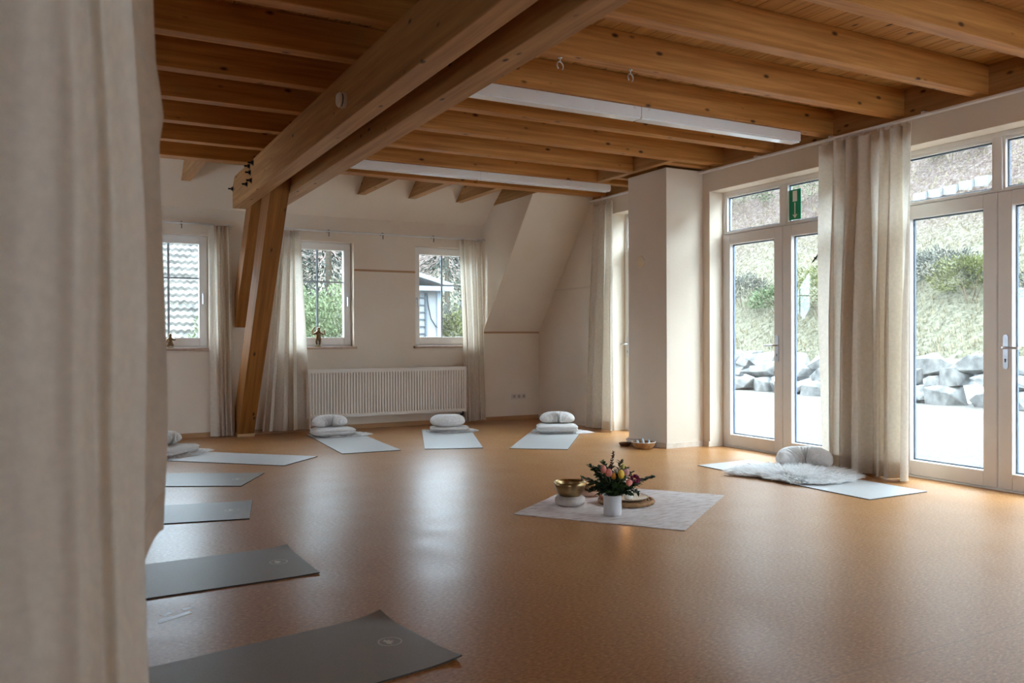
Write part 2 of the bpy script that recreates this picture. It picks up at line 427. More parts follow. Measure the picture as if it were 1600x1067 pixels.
# ------------------------------------------------------------------ doors and windows
def door_set(n, y0, y1, single=False, handle=None):
    """glazed door unit in the right wall, opening y0..y1, inner face X=6.21"""
    X = 6.21
    D = struct_empty('door_%d' % n, (X, (y0 + y1) / 2, 0))
    inv = Matrix.Translation(-Vector(D.location))
    def kid(mb, name, mat, parent=None, **k):
        o = mb.build(name, mat, **k); p = parent or D
        o.parent = p
        o.matrix_parent_inverse = inv if p is D else Matrix.Identity(4)
        return o
    ym = (y0 + y1) / 2
    fr = MB()
    w = 0.035
    fr.box(X - 0.005, X + 0.09, y0, y0 + w, 0, 2.70).box(X - 0.005, X + 0.09, y1 - w, y1, 0, 2.70)
    fr.box(X - 0.005, X + 0.09, y0 + w, y1 - w, 2.66, 2.70)          # head
    fr.box(X - 0.005, X + 0.09, y0 + w, y1 - w, 2.25, 2.264)         # transom bar
    if not single: fr.box(X - 0.005, X + 0.09, ym - 0.032, ym + 0.032, 2.264, 2.66)
    fr.box(X - 0.03, X + 0.09, y0 + w, y1 - w, 0.0, 0.012)
    kid(fr, 'door_frame', WHITE, bevel=0.004)
    bays = [(y0 + w, y1 - w)] if single else [(y0 + w, ym - 0.032), (ym + 0.032, y1 - w)]
    for a, b in bays:
        tr = MB()
        t = 0.02
        tr.box(X + 0.005, X + 0.07, a, a + t, 2.264, 2.66).box(X + 0.005, X + 0.07, b - t, b, 2.264, 2.66)
        tr.box(X + 0.005, X + 0.07, a + t, b - t, 2.264, 2.280).box(X + 0.005, X + 0.07, a + t, b - t, 2.640, 2.66)
        f = kid(tr, 'transom_frame', WHITE, bevel=0.003)
        pane(f, X, a + t, b - t, 2.280, 2.640, inv)
    lv = [(y0 + 0.012, y1 - 0.012)] if single else [(y0 + 0.005, ym - 0.004), (ym + 0.004, y1 - 0.005)]
    for k, (a, b) in enumerate(lv):
        l = MB(); st_ = 0.108
        l.box(X - 0.012, X + 0.065, a, a + st_, 0.015, 2.246).box(X - 0.012, X + 0.065, b - st_, b, 0.015, 2.246)
        l.box(X - 0.012, X + 0.065, a + st_, b - st_, 0.015, 0.136).box(X - 0.012, X + 0.065, a + st_, b - st_, 2.138, 2.246)
        leaf = kid(l, 'door_leaf', WHITE, bevel=0.006)
        pane(leaf, X, a + st_, b - st_, 0.136, 2.138, inv)
        if handle == k:
            yh = (b - 0.062) if k == 0 else (a + 0.062)
            h = MB()
            pts = []
            for q in range(17): pts.append((yh + 0.019 * cos(pi * q / 16), 1.155 + 0.02 * sin(pi * q / 16)))
            for q in range(17): pts.append((yh - 0.019 * cos(pi * q / 16), 0.935 - 0.02 * sin(pi * q / 16)))
            h.prism(pts, 'X', X - 0.021, X - 0.012)
            d = -1 if n == 2 else 1
            h.tube([(X - 0.02, yh, 1.077), (X - 0.062, yh, 1.077), (X - 0.068, yh + d * 0.012, 1.077), (X - 0.068, yh + d * 0.125, 1.075)], 0.0095, 10)
            h.tube([(X - 0.024, yh, 0.985), (X - 0.0205, yh, 0.985)], 0.009, 10)
            kid(h, 'door_handle', STEEL, leaf)
            kh = MB().tube([(X - 0.0255, yh, 0.990), (X - 0.0242, yh, 0.990)], 0.0055, 8).box(X - 0.0255, X - 0.0242, yh - 0.003, yh + 0.003, 0.968, 0.988)
            kid(kh, 'keyhole', DARKM, leaf)
    return D
def pane(parent, X, a, b, z0, z1, inv):
    p = MB().box(X + 0.028, X + 0.034, a - 0.005, b + 0.005, z0 - 0.005, z1 + 0.005).build('pane', GLASS)
    p.parent = parent
    s = MB(); t = 0.012
    s.box(X + 0.0341, X + 0.05, a, a + t, z0, z1).box(X + 0.0341, X + 0.05, b - t, b, z0, z1).box(X + 0.0341, X + 0.05, a + t, b - t, z0, z0 + t).box(X + 0.0341, X + 0.05, a + t, b - t, z1 - t, z1)
    s = s.build('glazing_spacer', SPACER); s.parent = parent

door_set(1, 5.10, 6.79, handle=1)
door_set(2, 2.96, 4.66, handle=0)
door_set(3, 7.60, 8.56, single=True, handle=0)
door_set(4, 0.60, 2.30)  # unseen extra door, added to bring in more daylight

def win_unit(n, x0, x1, hside, sill=True):
    Y = YB + 0.12
    Wn = struct_empty('window_%d' % n, ((x0 + x1) / 2, YB, WZ0)); inv = Matrix.Translation(-Vector(Wn.location))
    def kid(mb, name, mat, parent=None, **k):
        o = mb.build(name, mat, **k); o.parent = parent or Wn
        o.matrix_parent_inverse = inv if parent is None else Matrix.Identity(4); return o
    f = MB(); w = 0.03
    f.box(x0, x0 + w, Y - 0.005, Y + 0.08, WZ0, WZ1).box(x1 - w, x1, Y - 0.005, Y + 0.08, WZ0, WZ1)
    f.box(x0 + w, x1 - w, Y - 0.005, Y + 0.08, WZ0, WZ0 + w).box(x0 + w, x1 - w, Y - 0.005, Y + 0.08, WZ1 - w, WZ1)
    kid(f, 'window_frame', WHITE, bevel=0.003)
    a, b, c, d = x0 + 0.015, x1 - 0.015, WZ0 + 0.02, WZ1 - 0.015
    s = MB(); t = 0.085
    s.box(a, a + t, Y - 0.02, Y + 0.06, c, d).box(b - t, b, Y - 0.02, Y + 0.06, c, d)
    s.box(a + t, b - t, Y - 0.02, Y + 0.06, c, c + t + 0.015).box(a + t, b - t, Y - 0.02, Y + 0.06, d - t, d)
    sash = kid(s, 'sash', WHITE, bevel=0.005)
    g = MB().box(a + t - .004, b - t + .004, Y + 0.018, Y + 0.024, c + t + 0.011, d - t + .004).build('pane', GLASS); g.parent = sash
    xm = (x0 + x1) / 2
    mu = MB().box(xm - 0.012, xm + 0.012, Y + 0.006, Y + 0.018, c + t + 0.015, d - t).box(a + t, xm - .012, Y + 0.006, Y + 0.0179, 1.872, 1.892).box(xm + .012, b - t, Y + 0.006, Y + 0.0179, 1.872, 1.892)
    mu = mu.build('glazing_bar', plain('glazing_bar', (0.34, 0.38, 0.42), 0.4, 0.3)); mu.parent = sash
    hx = b - 0.045 if hside > 0 else a + 0.045
    h = MB().box(hx - 0.013, hx + 0.013, Y - 0.03, Y - 0.02, 1.63, 1.71).tube([(hx, Y - 0.03, 1.69), (hx, Y - 0.06, 1.69), (hx, Y - 0.064, 1.68), (hx, Y - 0.064, 1.575)], 0.009, 8)
    h = h.build('window_handle', STEEL, smooth=False); h.parent = sash
    if sill:
        sl = MB().box(x0 - 0.03, x1 + 0.03, YB - 0.045, YB - 0.001, WZ0 - 0.028, WZ0).box(x0 + .001, x1 - .001, YB - 0.001, Y - 0.006, WZ0 - 0.028, WZ0 + 0.001)
        kid(sl, 'window_sill', plain('stone_sill', (0.45, 0.30, 0.21), 0.4, 0, 0.5, 0.15, 20), bevel=0.003)
    return Wn
for i, (a, b) in enumerate(WINS): win_unit(i + 1, a, b, -1 if i == 2 else 1)

# ------------------------------------------------------------------ curtains and rails
def curtain(name, label, p0, p1, q0, q1, zt, zb, folds, at, ab, seed, group=None, nseg=18, rows=30, mat=None, hem=0.11, wob=0.35, zfun=None):
    rg = random.Random(seed)
    P0, P1, Q0, Q1 = map(lambda p: Vector((p[0], p[1], 0)), (p0, p1, q0, q1))
    root = thing(name, label, 'curtain', ((p0[0] + p1[0]) / 2, (p0[1] + p1[1]) / 2, zb), 0, group)
    inv = Matrix.Translation(-Vector(root.location))
    N = folds * nseg
    fa = [rg.uniform(0.65, 1.25) for _ in range(folds + 3)]
    ph = [rg.uniform(-wob, wob) for _ in range(folds + 3)]
    dr = [rg.uniform(-0.9, 0.9) for _ in range(folds + 3)]
    def interp(a, x):
        i = int(x); f = x - i; f = f * f * (3 - 2 * f)
        return a[i] * (1 - f) + a[i + 1] * f
    tn = (P1 - P0).normalized(); nn = Vector((-tn.y, tn.x, 0))
    def pt(s, t, off=0.0):
        base = (P0.lerp(P1, s)).lerp(Q0.lerp(Q1, s), t)
        x = s * folds
        w = 2 * pi * (x + interp(ph, x)) + interp(dr, x) * t
        amp = lerp(at, ab, sm(t * 1.6)) * interp(fa, x)
        o = amp * (sin(w) + 0.22 * sin(2.3 * w + 1.1 + t)) + off
        base = base + nn * o + tn * (0.32 * amp * sin(2 * w + 0.5))
        z = lerp(zt, zb if zfun is None else zfun(s), t)
        if t < 0.02: z += 0.004 * sin(w * 2)
        return Vector((base.x, base.y, z))
    b = MB(); b.grid(lambda i, j: pt(i / N, (j / rows) ** 1.0), N, rows)
    c = b.build('curtain_panel', mat or LINEN, smooth=True); c.parent = root; c.matrix_parent_inverse = inv
    L = zt - zb
    if hem:
        t0 = 1 - hem / L
        b = MB(); b.grid(lambda i, j: pt(i / N, lerp(t0, 1.0, j / 3) , 0.0025), N, 3)
        h = b.build('hem', LINEN_H, smooth=True); h.parent = c
    # gathered heading tape
    b = MB()
    b.grid(lambda i, j: pt(i / N, lerp(0.0, 0.028, j / 2), 0.006 + 0.004 * sin(i * 1.9) * (1 - j / 2)) + Vector((0, 0, 0.02 * (1 - j / 2) * (0.6 + 0.4 * sin(i * 1.3)))), N, 2)
    h = b.build('heading', LINEN_H, smooth=True); h.parent = c
    return root

ZR = 2.505
curtain('curtain', 'narrow cream curtain beside the window with the tiled roof view', (1.50, 10.31), (1.735, 10.31), (1.515, 10.31), (1.775, 10.31), ZR - 0.015, 0.012, 4, 0.028, 0.042, 3, 'cream linen curtains')
curtain('curtain', 'cream curtain between slanted post and the middle back window', (2.33, 10.31), (2.565, 10.30), (2.09, 10.27), (2.66, 10.27), ZR - 0.03, 0.04, 4, 0.022, 0.05, 5, 'cream linen curtains')
curtain('curtain', 'cream curtain at the back corner, right of the radiator', (4.72, 10.31), (5.06, 10.31), (4.80, 10.31), (5.115, 10.31), ZR - 0.02, 0.03, 4, 0.022, 0.042, 8, 'cream linen curtains')
curtain('curtain', 'bright cream curtain at the glazed door behind the plaster pillar', (5.93, 8.87), (5.93, 8.41), (5.90, 9.03), (5.93, 8.37), 2.82, 0.02, 4, 0.03, 0.06, 11, 'cream linen curtains')
curtain('curtain', 'wide cream curtain hanging between the two large glazed double doors', (5.93, 5.225), (5.93, 4.30), (5.91, 5.20), (5.94, 4.34), 2.85, 0.015, 6, 0.035, 0.085, 21, 'cream linen curtains', rows=36, hem=0.13)
# curtain close to the camera, its far corner gathered up
def zf(s):
    return 0.0 if s < 0.80 else lerp(0.35, 0.80, sm((s - 0.80) / 0.2))
def near_curtain():
    root = thing('curtain', 'large cream curtain hanging close in front of the camera', 'curtain', (0.0, 1.6, 0), 0, 'cream linen curtains')
    inv = Matrix.Translation(-Vector(root.location))
    pts = [(-0.62, 1.62), (-0.50, 1.595), (-0.40, 1.625), (-0.30, 1.592), (-0.21, 1.618), (-0.12, 1.582), (-0.06, 1.600), (-0.015, 1.568), (0.022, 1.578), (0.048, 1.520), (0.075, 1.548), (0.098, 1.478), (0.118, 1.462)]
    n = len(pts)
    def cr(x):
        x = max(0, min(n - 1.0001, x)); i = int(x); f = x - i
        p = [Vector((*pts[max(0, min(n - 1, i + k))], 0)) for k in (-1, 0, 1, 2)]
        return 0.5 * ((2 * p[1]) + (p[2] - p[0]) * f + (2 * p[0] - 5 * p[1] + 4 * p[2] - p[3]) * f * f + (3 * p[1] - p[0] - 3 * p[2] + p[3]) * f ** 3)
    def fn(i, j):
        s = i / 150; t = j / 40; z = lerp(2.93, 0.01, t)
        p = cr(s * (n - 1)); c = cr(s * (n - 1) - 0.35)
        p = p.lerp(c, 0.35 * sin(t * 2.4))
        # the leading edge leans left towards the ceiling
        p.x -= 0.030 * sm((z - 1.0) / 1.4) * sm((s - 0.35) / 0.6)
        p += Vector((0.004 * sin(7 * z + 5 * s), 0.005 * sin(5 * z + 9 * s), 0))
        return Vector((p.x, p.y, z))
    b = MB(); b.grid(fn, 150, 40)
    c = b.build('curtain_panel', LINEN, smooth=True); c.parent = root; c.matrix_parent_inverse = inv
    # rear layer of cloth, gathered up so that its hem hangs above the floor
    def fr(i, j):
        s = i / 40; t = j / 40
        zb = lerp(0.50, 0.80, sm(s)) if s > 0.25 else 0.5
        z = lerp(2.93, zb, t)
        k = sm((2.3 - z) / 1.4)
        x = lerp(0.02, 0.145 + 0.033 * k, s) - 0.012 * sm((1.05 - z) / 0.3) * s
        x += 0.012 * math.exp(-((z - 1.615) / 0.045) ** 2) * s
        y = 1.72 + 0.03 * sin(s * 7 + 0.6 * z) + 0.006 * sin(6 * z)
        return Vector((x, y, z))
    b = MB(); b.grid(fr, 40, 40)
    c = b.build('curtain_lining', LINEN, smooth=True); c.parent = root; c.matrix_parent_inverse = inv
    b = MB(); b.grid(lambda i, j: fr(i, 38.6 + 1.4 * j / 2) + Vector((0, -0.003, 0)), 40, 2)
    h = b.build('hem', LINEN_H, smooth=True); h.parent = c
near_curtain()

def rail_back(x0, x1, label, brackets):
    r = MB().tube([(x0, 10.31, ZR), (x1, 10.31, ZR)], 0.012, 10).build('curtain_rail', RAILM, smooth=True)
    tag(r, label, 'curtain rail')
    for x in brackets:
        k = MB().box(x - 0.006, x + 0.006, 10.31, YB - 0.001, ZR - 0.005, ZR + 0.02).box(x - 0.004, x + 0.004, 10.304, 10.312, ZR - 0.065, ZR)
        o = k.build('bracket', DARKM); o.parent = r
rail_back(0.45, 1.77, 'thin curtain rail above the window with the tiled roof view', (0.62, 1.2))
rail_back(2.28, 5.11, 'long thin curtain rail above the two right back windows', (2.93, 3.64, 4.35))
def rail_right(y0, y1, label):
    r = MB().box(5.915, 5.95, y0, y1, 2.888, 2.905).box(5.955, 5.985, y0, y1, 2.893, 2.908).build('curtain_rail', RAILM, bevel=0.003)
    tag(r, label, 'curtain rail')
    y = y0 + 0.12
    while y < y1:
        o = MB().box(5.925, XR - 0.004, y, y + 0.03, 2.906, 2.925).build('bracket', RAILM); o.parent = r; y += 0.9
    return r
r1 = rail_right(-0.4, 6.84, 'long double curtain rail above the two large glazed doors')
r2 = rail_right(7.62, 8.93, 'short curtain rail running behind the plaster pillar')
for r, ys in ((r1, [4.36 + 0.072 * k for k in range(13)]), (r2, [8.43 + 0.075 * k for k in range(7)])):
    for y in ys:
        o = MB().tube([(5.932, y, 2.889), (5.932, y, 2.862)], 0.0035, 6).build('glider', WHITE); o.parent = r

# ------------------------------------------------------------------ radiator, socket, cover plate, ceiling fittings
rad = thing('radiator', 'long white ribbed panel radiator under the back windows', 'radiator', (3.72, YB - 0.07, 0.167))
def pk(o, root):
    o.parent = root; o.matrix_parent_inverse = Matrix.Translation(-Vector(root.location)) if root.rotation_euler.z == 0 else root.matrix_world.inverted(); return o
x0, x1, yf = 2.63, 4.80, YB - 0.145
prof = []
nrib = 56; pw = (x1 - x0 - 0.06) / nrib
for k in range(nrib):
    a = x0 + 0.03 + k * pw
    prof += [(a, 0.012), (a + pw * 0.14, 0.0), (a + pw * 0.58, 0.0), (a + pw * 0.70, 0.026), (a + pw * 0.90, 0.026)]
prof.append((x1 - 0.03, 0.006))
b = MB()
zs = [0.20, 0.215, 0.715, 0.73]
b.grid(lambda i, j: Vector((prof[i][0], yf + (prof[i][1] if 0 < j < 3 else 0.004), zs[j])), len(prof) - 1, 3)
b.box(x0, x1, yf + 0.003, yf + 0.03, 0.167, 0.2005).box(x0, x1, yf + 0.003, yf + 0.02, 0.7295, 0.765)
b.box(x0, x0 + 0.031, yf + 0.003, yf + 0.02, 0.2, 0.73).box(x1 - 0.031, x1, yf + 0.003, yf + 0.02, 0.2, 0.73).box(x0, x1, yf + 0.030, yf + 0.04, 0.167, 0.765)
pk(b.build('front_panel', RADW), rad)
pk(MB().box(x0 + 0.01, x1 - 0.01, yf + 0.09, yf + 0.125, 0.18, 0.755).build('rear_panel', RADW), rad)
for xx in (x0 - 0.004, x1 - 0.008):
    pk(MB().box(xx, xx + 0.012, yf, yf + 0.125, 0.165, 0.772).build('side_cover', RADW, bevel=0.003), rad)
g = MB()
g.box(x0, x1, yf, yf + 0.006, 0.764, 0.773).box(x0, x1, yf + 0.119, yf + 0.125, 0.764, 0.773)
for k in range(72):
    xx = x0 + 0.01 + k * (x1 - x0 - 0.03) / 72; g.box(xx, xx + 0.012, yf + 0.006, yf + 0.119, 0.765, 0.771)
pk(g.build('top_grille', RADW), rad)
pk(MB().tube([(x1 - 0.02, yf + 0.06, 0.17), (x1 - 0.02, yf + 0.06, 0.12), (x1 - 0.02, yf + 0.11, 0.115), (x1 - 0.02, YB - 0.001, 0.115)], 0.011, 8).build('valve', DARKM, smooth=True), rad)
for xx in (3.0, 4.4): pk(MB().box(xx, xx + 0.04, yf + 0.12, YB - 0.001, 0.25, 0.7).build('bracket', RADW), rad)

so = MB().box(5.575, 5.805, YB - 0.012, YB - 0.001, 0.29, 0.365).build('socket_plate', plain('socket_plastic', (0.66, 0.57, 0.48), 0.4, 0, 0.5, 0.02), bevel=0.004)
tag(so, 'triple wall socket low in the back corner', 'socket')
for k in range(3):
    c = 5.613 + k * 0.077
    o = MB().tube([(c, YB - 0.0135, 0.3275), (c, YB - 0.0121, 0.3275)], 0.024, 20).build('socket_insert', plain('socket_recess', (0.42, 0.34, 0.27), 0.5)); o.parent = so; si = o
    o = MB().tube([(c - 0.009, YB - 0.0145, 0.3275), (c - 0.009, YB - 0.0136, 0.3275)], 0.003, 8).tube([(c + 0.009, YB - 0.0145, 0.3275), (c + 0.009, YB - 0.0136, 0.3275)], 0.003, 8).build('socket_hole', DARKM); o.parent = si
cv = MB().tube([(5.76, 6.892, 1.98), (5.76, 6.884, 1.98), (5.76, 6.880, 1.98)], [0.062, 0.062, 0.054], 28)
cv = None
cv = MB().tube([(5.526, 7.33, 1.98), (5.518, 7.33, 1.98), (5.514, 7.33, 1.98)], [0.066, 0.066, 0.058], 28).build('cover_plate', plain('cover_plate', (0.72, 0.58, 0.40), 0.7), smooth=False)
tag(cv, 'round cream cover plate high on the shaded side of the pillar', 'cover plate')

LAMPW = plain('lamp_housing', (0.80, 0.79, 0.77), 0.35, 0, 0.5, 0.02)
DIFF = plain('lamp_diffuser', (0.86, 0.88, 0.90), 0.15, 0, 0.5, 0.01)
def luminaire(y, zt, zb, x1, label):
    hs = []
    L = thing('ceiling_light', label, 'ceiling light', (4.0, y + 0.055, zt), 0, 'fluorescent batten lights')
    for a, b_ in ((2.30, 3.93), (3.934, x1)):
        hs.append(pk(MB().box(a, b_, y, y + 0.11, zb + 0.012, zt).build('housing', LAMPW, bevel=0.004), L))
        pk(MB().box(a + 0.006, b_ - 0.006, y + 0.008, y + 0.102, zb, zb + 0.0119).build('diffuser', DIFF, bevel=0.003), L)
    for xx in (3.0, 3.86, 4.0):
        q = MB().box(xx, xx + 0.02, y - 0.004, y, zt - 0.022, zt - 0.002).build('clip', WHITE); q.parent = hs[0 if xx < 3.93 else 1]
luminaire(5.20, 2.943, 2.850, 5.645, 'nearer long white batten light under the pine joists')
luminaire(8.02, 2.943, 2.862, 5.62, 'farther long white batten light close to the white dormer slope')

sd = thing('smoke_detector', 'round white smoke detector on the side of the left main beam', 'smoke detector', (1.652, 5.412, 2.745))
def disc_x(prof, y, z, x):   # profile of (radius, distance from face)
    b = MB(); b.tube([(x - d, y, z) for r, d in prof], [r for r, d in prof], 28); return b
pk(disc_x([(0.052, 0.0005), (0.054, 0.02), (0.050, 0.024)], 5.412, 2.745, 1.652).build('base', WHITE, smooth=False), sd)
pk(disc_x([(0.044, 0.0241), (0.044, 0.033)], 5.412, 2.745, 1.652).build('vent_ring', DARKM), sd)
pk(disc_x([(0.050, 0.0331), (0.050, 0.042), (0.040, 0.054), (0.012, 0.057)], 5.412, 2.745, 1.652).build('cap', WHITE), sd)
for k, (x, y) in enumerate(((2.785, 4.53), (3.327, 4.52))):
    h = MB()
    h.tube([(x, y, ZJ + 0.01), (x, y, ZJ - 0.03)], 0.004, 8)
    for s in (-1, 1):
        h.tube([(x, y, ZJ - 0.028)] + [(x + s * 0.03 * sin(a), y + s * 0.012 * sin(a), ZJ - 0.05 - 0.025 * (1 - cos(a)) + 0.022) for a in [i * pi / 10 for i in range(1, 9)]], 0.0045, 8)
    h.tube([(x, y, ZJ - 0.001), (x, y, ZJ - 0.004)], 0.014, 12)
    o = h.build('ceiling_hook', STEEL, smooth=True)
    tag(o, ['steel ceiling hook nearer to the twin main beams', 'steel ceiling hook farther out along the same joist'][k], 'hook', 'ceiling hooks')

# emergency exit sign and bird silhouette on the door glass
XG = 6.21 + 0.0278
es = MB().box(XG - 0.004, XG, 5.745, 5.890, 2.296, 2.588).build('exit_sign', plain('sign_green', (0.0, 0.27, 0.13), 0.4, 0, 0.5, 0.02))
tag(es, 'green emergency exit sign with white door and arrow on the glass', 'sign')
SW = plain('sign_white', (0.85, 0.86, 0.80), 0.5, 0, 0.5, 0.01)
o = MB().box(XG - 0.0055, XG - 0.0041, 5.790, 5.845, 2.472, 2.575).build('door_symbol', SW); o.parent = es
ar = MB().box(XG - 0.0055, XG - 0.0041, 5.812, 5.824, 2.33, 2.462)
ar.prism([(5.818, 2.310), (5.848, 2.348), (5.836, 2.348), (5.818, 2.328), (5.800, 2.348), (5.788, 2.348)], 'X', XG - 0.0055, XG - 0.0041)
o = ar.build('arrow_symbol', SW); o.parent = es
bird = [(5.622, 1.862), (5.588, 1.893), (5.577, 1.905), (5.560, 1.925), (5.522, 1.945), (5.545, 1.915), (5.556, 1.898), (5.540, 1.880), (5.566, 1.885), (5.585, 1.878)]
bird = [(5.625, 1.855), (5.590, 1.872), (5.572, 1.892), (5.552, 1.886), (5.560, 1.900), (5.545, 1.918), (5.520, 1.948), (5.552, 1.934), (5.576, 1.910), (5.594, 1.918), (5.588, 1.898), (5.602, 1.885)]
o = MB().prism(bird, 'X', XG - 0.0012, XG).build('bird_sticker', plain('sticker_black', (0.02, 0.02, 0.02), 0.6))
tag(o, 'black bird silhouette sticker on the glazed door pane', 'sticker')

# ------------------------------------------------------------------ yoga mats
def mat_material(nm, c0, c1):
    M, n, out = newmat(nm); b = principled(n, out, (0.38, 0.36, 0.33), 0.42, 0, 0.5)
    tc = n.nodes.new('ShaderNodeTexCoord'); t = noise_node(n, 220, 3, tc.outputs['Object'])
    r = ramp(n, t.outputs['Fac'], [(0.3, c0), (0.7, c1)])
    n.links.new(r.outputs[0], b.inputs['Base Color']); bump(n, b, t.outputs['Fac'], 0.25, 0.002)
    return M
YM = mat_material('yoga_mat_taupe', (0.185, 0.160, 0.132), (0.235, 0.205, 0.172))
YP = mat_material('yoga_mat_pale_lit', (0.46, 0.46, 0.455), (0.54, 0.54, 0.535))  # paler copy of the mat colour, with window sheen put into it
LOGO = plain('logo_print', (0.52, 0.47, 0.41), 0.5)
EDGE = plain('mat_underside', (0.05, 0.045, 0.04), 0.8)
def yoga_mat(x, y, dx, dy, label, width=0.61, logo=True, curl=(0, 0), L=1.83):
    T = 0.006
    def h(u, v):
        z = 0.0
        for s, c in zip((1, -1), curl):
            d = ((u) + (width / 2 - s * v)) / 0.16
            z += c * max(0, 1 - d) ** 2
        return z
    nu, nv = 40, 14
    us = [L * (i / nu) ** 1.6 for i in range(nu + 1)]
    b = MB()
    b.grid(lambda i, j: Vector((us[i], -width / 2 + width * j / nv, T + h(us[i], -width / 2 + width * j / nv))), nu, nv)
    a = math.atan2(dy, dx)
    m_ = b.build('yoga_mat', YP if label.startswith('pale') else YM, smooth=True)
    m_.location = (x, y, 0.0005); m_.rotation_euler = (0, 0, a)
    tag(m_, label, 'yoga mat', 'grey yoga mats laid in a circle')
    # dark rubber underside and rim
    b = MB()
    b.grid(lambda i, j: Vector((us[i], -width / 2 + width * j / nv, h(us[i], -width / 2 + width * j / nv))), nu, nv)
    e = []
    def P(i, j, z): return Vector((us[i], -width / 2 + width * j / nv, z + h(us[i], -width / 2 + width * j / nv)))
    for i in range(nu):
        for j in (0, nv): b.quad(P(i, j, 0), P(i + 1, j, 0), P(i + 1, j, T), P(i, j, T))
    for j in range(nv):
        for i in (0, nu): b.quad(P(i, j, 0), P(i, j + 1, 0), P(i, j + 1, T), P(i, j, T))
    o = b.build('underside', EDGE); o.parent = m_
    if logo:
        cx, z0, R = 0.125, T + 0.0004, 0.046
        b = MB(); b.grid(lambda i, j: Vector((cx + (R - 0.004 * j) * cos(2 * pi * i / 48), (R - 0.004 * j) * sin(2 * pi * i / 48), z0)), 48, 1, True)
        for k, an in enumerate((-70, -35, 0, 35, 70)):
            an = radians(an); l = 0.036 if k == 2 else 0.032
            c = Vector((cx + 0.018, 0, z0 + 0.0001 * k)); d = Vector((-cos(an), sin(an), 0)); p = Vector((-d.y, d.x, 0))
            b.quad(c, c + d * l * 0.5 + p * 0.008, c + d * l, c + d * l * 0.5 - p * 0.008)
        o = b.build('logo', LOGO, recalc=False); o.parent = m_
    return m_
yoga_mat(1.214, 3.05, -0.986, -0.165, 'grey yoga mat in the left foreground, nearest of all mats', curl=(0.012, 0.02))
yoga_mat(1.098, 4.389, -1, -0.03, 'grey yoga mat second nearest to the large close curtain', curl=(0.004, 0.012))
yoga_mat(1.111, 5.835, -0.975, 0.22, 'grey yoga mat third from the front on the left side', curl=(0, 0.004))
yoga_mat(1.366, 7.07, -0.885, 0.466, 'grey yoga mat fourth from the front on the left side', width=0.63)
yoga_mat(1.97, 7.90, -0.72, 0.694, 'pale-lit yoga mat with a cushion stack left of the slanted post', logo=False)
yoga_mat(2.753, 8.16, 0.06, 0.998, 'pale-lit yoga mat in front of the radiator, left one of the pair', logo=False)
yoga_mat(3.59, 7.985, 0.359, 0.933, 'pale-lit yoga mat in front of the radiator, right one of the pair', logo=False)
yoga_mat(4.34, 7.515, 0.612, 0.791, 'pale-lit yoga mat in the back corner near the bright curtain', logo=False)
yoga_mat(5.355, 4.02, 0.0, 1.0, 'pale-lit yoga mat under the sheepskin beside the glazed doors', width=0.63, logo=False, curl=(0, 0))

# ------------------------------------------------------------------ cushions, blankets, sheepskin
CUSH = cloth('cushion_cotton', (0.80, 0.78, 0.76), 0.05, 28, 0.9, 0.9, 0.012)
BLANK = cloth('blanket_cotton', (0.70, 0.68, 0.66), 0.05, 20, 0.9, 0.9, 0.014)
FLEECE = cloth('fleece_wool', (0.93, 0.925, 0.92), 0.35)
def crescent(loc, rz, label, R=0.17, rt=0.105, hz=0.085, arc=76, pleat=0.016, seed=1, tilt=0):
    rg = random.Random(seed)
    nu, nv = 190, 28
    b = MB()
    def fn(i, j):
        u = i / nu; th = radians(-arc + 2 * arc * u)
        e = abs(2 * u - 1)
        prof = (1 - e ** 3.2) ** 0.5 if e < 1 else 0
        a = 2 * pi * j / nv
        inner = max(0, 0.25 - cos(a)) ** 0.7 if cos(a) < 0.25 else 0          # side towards the arc centre
        w = 1 + pleat / rt * (sin(2 * pi * 15 * u + 0.9 * sin(9 * u + seed)) + 0.5 * sin(2 * pi * 27 * u + seed)) * inner * (0.4 + 0.6 * prof) * 1.6
        nz = 1 + 0.09 * noise.noise(Vector((6 * u, cos(a), sin(a) + seed)))
        rr = rt * prof * w * nz
        c = Vector((R * sin(th), R * cos(th), 0)); d = Vector((sin(th), cos(th), 0))
        x = cos(a) * rr; z = sin(a) * hz * prof * (1.0 if sin(a) > 0 else 0.72)
        return c + d * x + Vector((0, 0, z + hz * 0.72))
    b.grid(lambda i, j: fn(i, j), nu, nv)
    bmesh.ops.remove_doubles(b.bm, verts=b.bm.verts, dist=0.0004)
    o = b.build('meditation_cushion', CUSH, smooth=True)
    o.location = loc; o.rotation_euler = (tilt, 0, rz)
    tag(o, label, 'cushion', 'crescent meditation cushions')
    # piped side seam and side slit
    s = MB().tube([Vector(((R + rt * (1 - abs(2 * k / 40 - 1) ** 3.2) ** 0.5 * 1.0) * sin(radians(-arc + 2 * arc * k / 40)), (R + rt * (1 - abs(2 * k / 40 - 1) ** 3.2) ** 0.5) * cos(radians(-arc + 2 * arc * k / 40)), hz * 0.72)) for k in range(2, 39)], 0.0035, 6)
    s = s.build('seam_piping', BLANK, smooth=True); s.parent = o
    return o
